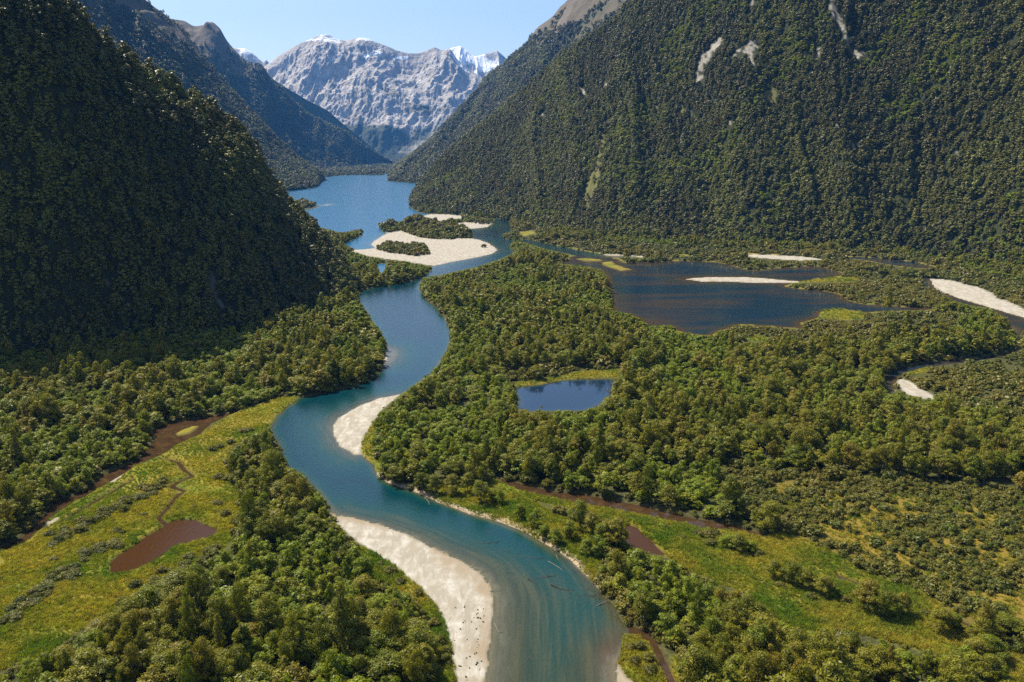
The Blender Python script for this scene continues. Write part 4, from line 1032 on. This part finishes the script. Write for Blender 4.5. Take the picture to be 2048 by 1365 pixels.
R_xy, R_k, R_h, R_r, R_z = T_xy[rest], T_kind[rest], T_h[rest], T_r[rest], tz[rest]
def emit(name, label, cat, xy, z, k, h, r, names, lodcut=620.0):
    n = len(xy); idx = np.zeros(n, int); scl = np.zeros((n, 3)); rot = np.zeros((n, 3)); rot[:, 2] = RNG.uniform(0, 6.28, n)
    rot[:, 0] = RNG.normal(0, 0.1, n); rot[:, 1] = RNG.normal(0, 0.1, n)
    dist = np.linalg.norm(xy, axis=1)
    for kk, kn in enumerate(names):
        for lod in (0, 1):
            m = (k == kk) & ((dist > lodcut) == bool(lod))
            if m.any():
                idx[m] = RNG.choice(SLOT[kn, lod], m.sum())
                R_, t_ = (KINDS[kn].R, KINDS[kn].top) if kn in KINDS else (1.0, 1.0)
                scl[m] = np.stack([r[m] / R_, r[m] / R_, h[m] / t_], 1)
    return scatter_object(name, label, cat, TREES, np.concatenate([xy, z[:, None]], 1), scl, rot, idx)
mF = (R_k != 3) & (R_xy[:, 1] < 2700); mB = (R_k != 3) & ~mF
emit('forest', 'mixed green forest covering the flat valley floor', 'forest', R_xy[mF], R_z[mF], R_k[mF], R_h[mF], R_r[mF], KN)
emit('forest', 'distant forest on the flats around the head of the lake', 'forest', R_xy[mB], R_z[mB], R_k[mB], R_h[mB], R_r[mB], ['slope', 'slope', 'slopetall'])
emit('shrubbery', 'low olive scrub and bank undergrowth on the valley flats', 'scrub', R_xy[R_k == 3], R_z[R_k == 3], R_k[R_k == 3], R_h[R_k == 3], R_r[R_k == 3], KN, 420)
print('valley trees', (R_k != 3).sum(), 'shrubs', (R_k == 3).sum())

# ------------------------------------------------------------------ trees on the slopes
def slope_scatter(M, spacing, seed, rmean, hmean, vmax=1.12, skip=None, dens=None, clear=()):
    rng = np.random.default_rng(seed)
    P = M.P; nu, nvt = P.shape[:2]
    a = P[1:, :-1] - P[:-1, :-1]; b_ = P[:-1, 1:] - P[:-1, :-1]
    area = np.linalg.norm(np.cross(a, b_), axis=-1)
    area = area * (M.vv[None, :-1] <= vmax)
    cpx, cpy, cd = to_px((P[1:, 1:] + P[:-1, :-1]) / 2)
    area = area * ((cpx > -90) & (cpx < 2140) & (cpy > -90) & (P[:-1, :-1, 1] > 50))
    if dens is not None: area = area * dens[:-1, :-1]
    w = area.ravel(); tot = w.sum(); n = int(tot / spacing ** 2)
    c = rng.choice(len(w), n, p=w / tot)
    i, j = c // (nvt - 1), c % (nvt - 1); fu = rng.random(n)[:, None]; fv_ = rng.random(n)[:, None]
    Q = (P[i, j] * (1 - fu) + P[i + 1, j] * fu) * (1 - fv_) + (P[i, j + 1] * (1 - fu) + P[i + 1, j + 1] * fu) * fv_
    ok = Q[:, 2] > 0.2
    if skip is not None: ok &= skip[i, j] < 0.5
    Q = Q[ok]
    s = np.clip(rng.lognormal(-0.05, 0.27, len(Q)), 0.5, 1.7)
    r_, h_ = s * rmean, s * hmean * rng.uniform(0.85, 1.15, len(Q))
    if clear:
        ok = np.ones(len(Q), bool)
        for f_ in (0.2, 0.5, 0.85): ok &= ~px_poly_mask(Q + np.stack([0 * h_, 0 * h_, h_ * f_], 1), clear, grow=1.0)
        ok &= ~(px_poly_mask(Q + np.stack([0 * h_, 0 * h_, h_ * .8], 1), TANS[:1]) & (rng.random(len(Q)) < .75))
        Q, r_, h_ = Q[ok], r_[ok], h_[ok]
    return Q, r_, h_
def emit_slope(name, label, Q, r, h, lodcut, tallp=0.2, low=None):
    k = np.where(RNG.random(len(Q)) < tallp, 1, 0)
    h = np.where(k == 1, h * 1.25, h); r = np.where(k == 1, r * 0.8, r)
    names = ['slope', 'slopetall', 'lush', 'fern']
    if low is not None: k = np.where(low, 2, k); h = np.where(low, h * 0.6, h)
    emit(name, label, 'forest', Q[:, :2], Q[:, 2] - 0.4, k, h, r, names, lodcut)
    print(name, len(Q))
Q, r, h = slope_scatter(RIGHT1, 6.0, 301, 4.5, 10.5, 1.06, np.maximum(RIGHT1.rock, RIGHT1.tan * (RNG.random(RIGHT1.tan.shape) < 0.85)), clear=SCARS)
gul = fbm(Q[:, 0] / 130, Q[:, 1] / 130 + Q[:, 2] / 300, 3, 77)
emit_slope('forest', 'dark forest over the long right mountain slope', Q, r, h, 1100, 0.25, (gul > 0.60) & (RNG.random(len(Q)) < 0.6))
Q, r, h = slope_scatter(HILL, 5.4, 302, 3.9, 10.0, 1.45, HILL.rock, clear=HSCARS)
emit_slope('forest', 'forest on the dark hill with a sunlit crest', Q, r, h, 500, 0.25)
for M, sp, lab in ((LEFT1, 12, 'blue hazed forest on the spur behind the dark hill'), (LEFT2, 17, 'hazy forest below the rounded brown summit'), (RIGHT2, 16, 'forest on the mountain behind the right slope')):
    n = fb(M, 180, 5); al = np.clip((zz(M) + (n - .5) * 500 - {LEFT1: 460, LEFT2: 540, RIGHT2: 620}[M]) / 300, 0, 1)
    Q, r, h = slope_scatter(M, sp, 303 + int(sp), sp * 0.62, sp * 0.95, 1.04, (al > RNG.random(al.shape)).astype(float))
    emit_slope('forest', lab, Q, r, h, 10, 0.2)

# ------------------------------------------------------------------ tall trees standing out of the dark hillside
hx, hy, _ = to_px(HILL.P)
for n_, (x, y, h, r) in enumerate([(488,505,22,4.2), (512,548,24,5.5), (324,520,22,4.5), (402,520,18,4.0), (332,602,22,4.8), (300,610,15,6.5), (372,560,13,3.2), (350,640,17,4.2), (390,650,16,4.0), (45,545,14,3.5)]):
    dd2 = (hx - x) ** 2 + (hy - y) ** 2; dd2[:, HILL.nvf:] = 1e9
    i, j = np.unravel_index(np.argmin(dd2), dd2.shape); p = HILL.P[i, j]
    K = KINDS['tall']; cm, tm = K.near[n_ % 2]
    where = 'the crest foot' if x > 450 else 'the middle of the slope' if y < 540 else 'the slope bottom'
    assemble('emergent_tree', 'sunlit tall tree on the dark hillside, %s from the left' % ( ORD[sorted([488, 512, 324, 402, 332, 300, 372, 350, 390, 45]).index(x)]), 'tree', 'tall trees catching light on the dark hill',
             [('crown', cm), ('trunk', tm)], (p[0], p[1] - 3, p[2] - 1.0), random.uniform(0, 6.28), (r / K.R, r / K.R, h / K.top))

# ------------------------------------------------------------------ bare snags
def snag(x, y, h, lb, gp=None, z=None, lean=0.1):
    rng = np.random.default_rng(int(x + y)); p = ground(x, y); zz_ = float(ground_z(p[None])[0]) if z is None else z
    e = bpy.data.objects.new('dead_tree', None); COL.objects.link(e); e.location = (p[0], p[1], zz_); e['label'] = lb; e['category'] = 'dead tree'
    if gp: e['group'] = gp
    lx, ly = rng.normal(0, lean, 2) * h
    tp = np.array([[0, 0, -.5], [lx * .3, ly * .3, h * .4], [lx * .6, ly * .6, h * .7], [lx, ly, h]])
    v, q = tube(tp, [.34, .26, .17, .05], 6)
    link('trunk', mesh_from('snag_trunk', v, q, mats=[M_DEAD], smooth=True), e)
    for k in range(7):
        t = rng.uniform(.35, .95); a = rng.uniform(0, 6.28); L = h * rng.uniform(.2, .42)
        s = np.array([np.interp(t * h, tp[:, 2], tp[:, 0]), np.interp(t * h, tp[:, 2], tp[:, 1]), t * h])
        m = s + np.array([math.cos(a), math.sin(a), .55]) * L * .55; en = m + np.array([math.cos(a + .4), math.sin(a + .4), .9]) * L * .5
        v, q = tube([s, m, en], [.13, .09, .03], 5)
        link('branch', mesh_from('snag_branch', v, q, mats=[M_DEAD], smooth=True), e)
snag(1852, 905, 13, 'tall bleached dead tree rising from the forest right of the blue pond')
snag(1870, 930, 9, 'pale dead tree just below the tall bleached one')
snag(2004, 556, 22, 'white dead trunk at the foot of the right mountain forest')
snag(1110, 1338, 8, 'thin grey dead tree at the lower edge beside the river') if False else None
snag(1668, 1318, 8, 'grey dead tree inside the forest below the grassy strip')
snag(190, 1298, 4, 'small white dead branches at the lower left meadow edge', lean=.6)
snag(1228, 805, 7, 'white dead branches at the right end of the blue pond', lean=.5)

# ------------------------------------------------------------------ logs stranded and sunken in the river
def log(p0, p1, z0, z1, rad, nb, m, name, lb, gp, seed):
    rng = np.random.default_rng(seed)
    a = ground(*p0); c = ground(*p1); L = np.linalg.norm(c - a)
    e = bpy.data.objects.new(name, None); COL.objects.link(e); e.location = (a[0], a[1], z0); e['label'] = lb; e['category'] = 'log'; e['group'] = gp
    d = np.array([c[0] - a[0], c[1] - a[1], z1 - z0]); side = np.array([-d[1], d[0], 0]) / max(L, .1)
    bend = rng.normal(0, .07) * L
    pts = [d * t + side * bend * math.sin(math.pi * t) + np.array([0, 0, rng.normal(0, .03)]) for t in (0, .25, .5, .75, 1)]
    v, q = tube(pts, rad * np.array([1.25, 1, .85, .6, .25]), 7)
    link('stem', mesh_from('log_stem', v, q, mats=[m], smooth=True), e)
    for k in range(nb):
        t = rng.uniform(.3, .95); s = d * t + side * bend * math.sin(math.pi * t); ll = L * rng.uniform(.12, .35) * (1.1 - t * .4); sg = rng.choice([-1, 1])
        u = d / max(np.linalg.norm(d), .1)
        en = s + u * ll * .8 + side * sg * ll * rng.uniform(.4, .9) + np.array([0, 0, rng.uniform(-.12, .3) * ll * .6])
        mid = (s + en) / 2 + side * sg * ll * .1
        v, q = tube([s, mid, en], rad * np.array([.5, .33, .1]), 5)
        link('branch', mesh_from('log_branch', v, q, mats=[m], smooth=True), e)
PALE = [((1096,1124),(1131,1146),.15,-.15,.16,1), ((1102,1170),(1150,1184),.25,-.1,.24,6), ((1056,1158),(1073,1170),.45,-.1,.18,3), ((1193,1213),(1217,1204),.0,.7,.15,1), ((989,1250),(999,1266),.25,-.05,.26,3), ((849,999),(859,1010),.6,-.1,.16,4), ((1183,1192),(1200,1203),.25,-.1,.13,2), ((1112,1112),(1118,1122),.5,-.1,.12,2)]
for n_, (a, c, z0, z1, r_, nb) in enumerate(PALE):
    log(a, c, z0, z1, r_, nb, M_DRIFT if n_ not in (1, 2, 6) else M_WETLOG, 'driftwood_log', ['curved pale log in the deep bend near the right bank', 'large dark branching log in midstream off the right bank', 'short forked driftwood left of the large branching log', 'pale pole leaning from the right bank into the river', 'bleached stump stranded at the edge of the gravel bar', 'white forked branch in the river below the round bank tree', 'short pale branches close under the right bank', 'thin pale stick upright near the curved log'][n_], 'driftwood in the river', 500 + n_)
SUNK = [((956,1087),(996,1085)), ((940,1079),(949,1084)), ((1018,1110),(1050,1116)), ((1050,1112),(1092,1118)), ((1030,1132),(1046,1136)), ((1054,1145),(1066,1147)), ((1070,1158),(1112,1152)), ((1100,1150),(1160,1160)), ((1130,1165),(1165,1178)), ((1150,1195),(1194,1192)), ((1193,1226),(1243,1239)), ((1055,1313),(1075,1326)), ((1018,1354),(1026,1364)), ((1093,1196),(1112,1206)), ((623,930),(640,928)), ((652,948),(665,943)), ((716,963),(742,958)), ((618,902),(628,914)), ((1000,1098),(1022,1104)), ((970,1060),(990,1072)), ((1124,1130),(1150,1152)), ((1160,1176),(1188,1184)), ((1012,1120),(1030,1118)), ((672,925),(684,938))]
for n_, (a, c) in enumerate(SUNK):
    log(a, c, -.12, .05 if n_ % 3 == 0 else -.10, random.uniform(.12, .22), random.randint(2, 5), M_WETLOG, 'sunken_log', 'dark sunken branchy log in the river, %s downstream' % nth(1 + sorted(range(len(SUNK)), key=lambda k: SUNK[k][0][1]).index(n_)), 'sunken logs in the river', 600 + n_)
BANKW = [((943,1012),(962,1020)), ((958,1014),(984,1024)), ((855,988),(872,994)), ((874,994),(890,1002)), ((1060,1062),(1080,1074)), ((1010,1036),(1030,1048)), ((1120,1096),(1140,1110)), ((905,1010),(925,1018)), ((1150,1122),(1168,1140))]
for n_, (a, c) in enumerate(sorted(BANKW)):
    log(a, c, 1.0, .9, random.uniform(.14, .22), random.randint(2, 4), M_DEAD, 'driftwood_log', 'bleached driftwood on the eroded right bank, %s from the upstream end' % ORD[n_], 'driftwood along the eroded bank', 700 + n_)

# ------------------------------------------------------------------ dark tufts on the lower gravel bar, stones in the shallows
tuft = KS.near[0][0]
rng_ = np.random.default_rng(77); spots = []
while len(spots) < 44:
    x, y = rng_.uniform(905, 968), rng_.uniform(1215, 1364)
    if not (sdf(ground(x, y)[None], SANDS[0])[0] < -1.2): continue
    if rng_.random() < abs((x - 905) / 63 - (0.75 if y < 1300 else 0.35)): continue
    spots.append((y, x))
for k_, (y, x) in enumerate(sorted(spots, reverse=True)):
    p = ground(x, y); s_ = rng_.uniform(.07, .19); zb = float(ground_z(p[None])[0])
    o = link('tussock', tuft, label='small dark tussock on the lower gravel bar, %s from the picture bottom' % nth(k_ + 1), category='tussock', group='tussocks on the lower gravel bar')
    o.location = (p[0], p[1], zb - .02); o.scale = (s_, s_, s_ * 1.1); o.rotation_euler = (0, 0, rng_.uniform(0, 6.28))
M_STONE, nt, out = mat('river_stone'); b = NB(nt); d = b.n('ShaderNodeBsdfPrincipled'); d.inputs['Roughness'].default_value = .8
b.l(b.ramp(b.noise(b.pos(), 1.5, 4), [(.35, (.06, .055, .05)), (.65, (.17, .155, .14))]), d.inputs['Base Color']); b.l(d.outputs[0], out.inputs[0])
def stone_mesh(seed):
    import bmesh
    bm = bmesh.new(); bmesh.ops.create_icosphere(bm, subdivisions=2, radius=1); rng = np.random.default_rng(seed)
    ax = rng.normal(size=(5, 3)); ax /= np.linalg.norm(ax, axis=1, keepdims=True)
    for v in bm.verts:
        c = np.array(v.co); f = 1.0
        for a in ax: f = min(f, .78 / max(float(c @ a), .4))
        v.co = v.co * f * rng.uniform(.95, 1.05)
    me = bpy.data.meshes.new('stone'); bm.to_mesh(me); bm.free(); me.materials.append(M_STONE); return me
STONES = [stone_mesh(k) for k in range(3)]
for n_, (x, y, s_) in enumerate([(770,736,1.5), (776,733,.9), (800,733,.7), (806,729,.6), (757,838,.8), (752,842,.6), (1850,566,1.6), (1858,574,1.2), (1846,572,1.0), (1042,482,2.0), (1030,480,1.6)]):
    p = ground(x, y); lbs = 'dark boulder at the small gravel patch in the river bend' if n_ < 2 else 'dark stone in the river off the small gravel patch' if n_ < 4 else 'dark stone on the upper gravel bar' if n_ < 6 else 'boulder in the rapid at the head of the right gravel bar' if n_ < 9 else 'boulder in the narrow channel mouth'
    gp = lbs.replace('boulder', 'boulders').replace('stone ', 'stones ')
    o = link('boulder', STONES[n_ % 3], label=lbs + (', the larger one' if n_ in (0, 2, 4, 6, 9) else ', the smaller one' if n_ in (1, 3, 5, 8, 10) else ', the middle one'), category='boulder', group=gp)
    o.location = (p[0], p[1], max(float(ground_z(p[None])[0]), -.2) + s_ * .2); o.scale = (s_, s_ * .8, s_ * .6); o.rotation_euler = (0, 0, n_ * 1.3)

# ------------------------------------------------------------------ meadow grass
def grass_tuft(seed, n, h, spread):
    rng = np.random.default_rng(seed); V = []; Q = []
    for k in range(n):
        a = rng.uniform(0, 6.28); r0 = spread * math.sqrt(rng.random()); bx, by = math.cos(a) * r0, math.sin(a) * r0
        a2 = rng.uniform(0, 6.28); hh = h * rng.uniform(.5, 1.15); ln_ = rng.uniform(.15, .7) * hh; w = .05
        s = np.array([-math.sin(a2), math.cos(a2), 0]) * w; t = np.array([math.cos(a2) * ln_, math.sin(a2) * ln_, hh])
        p = np.array([bx, by, -.05]); m = p + t * .55 + np.array([0, 0, hh * .12]); o = len(V)
        V += [p - s, p + s, m + s * .8, m - s * .8, p + t + s * .2, p + t - s * .2]; Q += [[o, o + 1, o + 2, o + 3], [o + 3, o + 2, o + 4, o + 5]]
    return mesh_from('grass_tuft', np.array(V), np.array(Q), mats=[M_GRASS])
GR = proto_collection('grass_kinds', [grass_tuft(k, 46, .55 + .12 * k, .42 + .06 * k) for k in range(4)])
Pg = []
for y0, y1, sp in ((150, 330, .8), (330, 560, 1.25), (560, 1400, 3.2)):
    P_ = jitter_grid(y0, y1, sp, .7)
    md = multi(P_, MEADOWS, 10); wd = water_sd(P_, margin=10); sd_ = multi(P_, SANDS, 10)
    sc = (sdf(P_, SCRUB_ORANGE, 10) < 0) & (RNG.random(len(P_)) < .3)
    ok = ((md < .6) | sc) & (wd > .25) & (sd_ > .2) & (RNG.random(len(P_)) < .9)
    Pg.append(P_[ok])
Pg = np.concatenate(Pg); n = len(Pg)
patch = fbm(Pg[:, 0] / 7, Pg[:, 1] / 7, 3, 90)
sc = (RNG.uniform(.6, 1.25, n) * (.55 + 1.0 * patch)) * np.where(Pg[:, 1] > 560, 2.2, 1.0)
scatter_object('grass', 'yellow green marsh grass in the riverside meadows', 'grass', GR, np.concatenate([Pg, ground_z(Pg)[:, None]], 1), np.stack([sc * 1.1, sc * 1.1, sc], 1), np.stack([np.zeros(n), np.zeros(n), RNG.uniform(0, 6.28, n)], 1), RNG.integers(0, 4, n))
print('grass', n)

# ------------------------------------------------------------------ haze: still valley air
def build_haze(density):
    x0, x1, y0, y1, z0, z1 = -16000, 16000, -900, 22000, -14, 3600
    v = [(x0,y0,z0),(x1,y0,z0),(x1,y1,z0),(x0,y1,z0),(x0,y0,z1),(x1,y0,z1),(x1,y1,z1),(x0,y1,z1)]
    q = [(0,3,2,1),(4,5,6,7),(0,1,5,4),(1,2,6,5),(2,3,7,6),(3,0,4,7)]
    m, nt, out = mat('valley_air'); b = NB(nt)
    pv = b.n('ShaderNodeVolumePrincipled'); pv.inputs['Color'].default_value = (0.10, 0.38, 1.0, 1); pv.inputs['Density'].default_value = density
    pv.inputs['Anisotropy'].default_value = 0.0
    b.l(pv.outputs[0], out.inputs['Volume'])
    link('haze', mesh_from('haze', v, q, mats=[m]), kind='stuff', label='thin blue valley air', category='haze')
build_haze(0.000025)
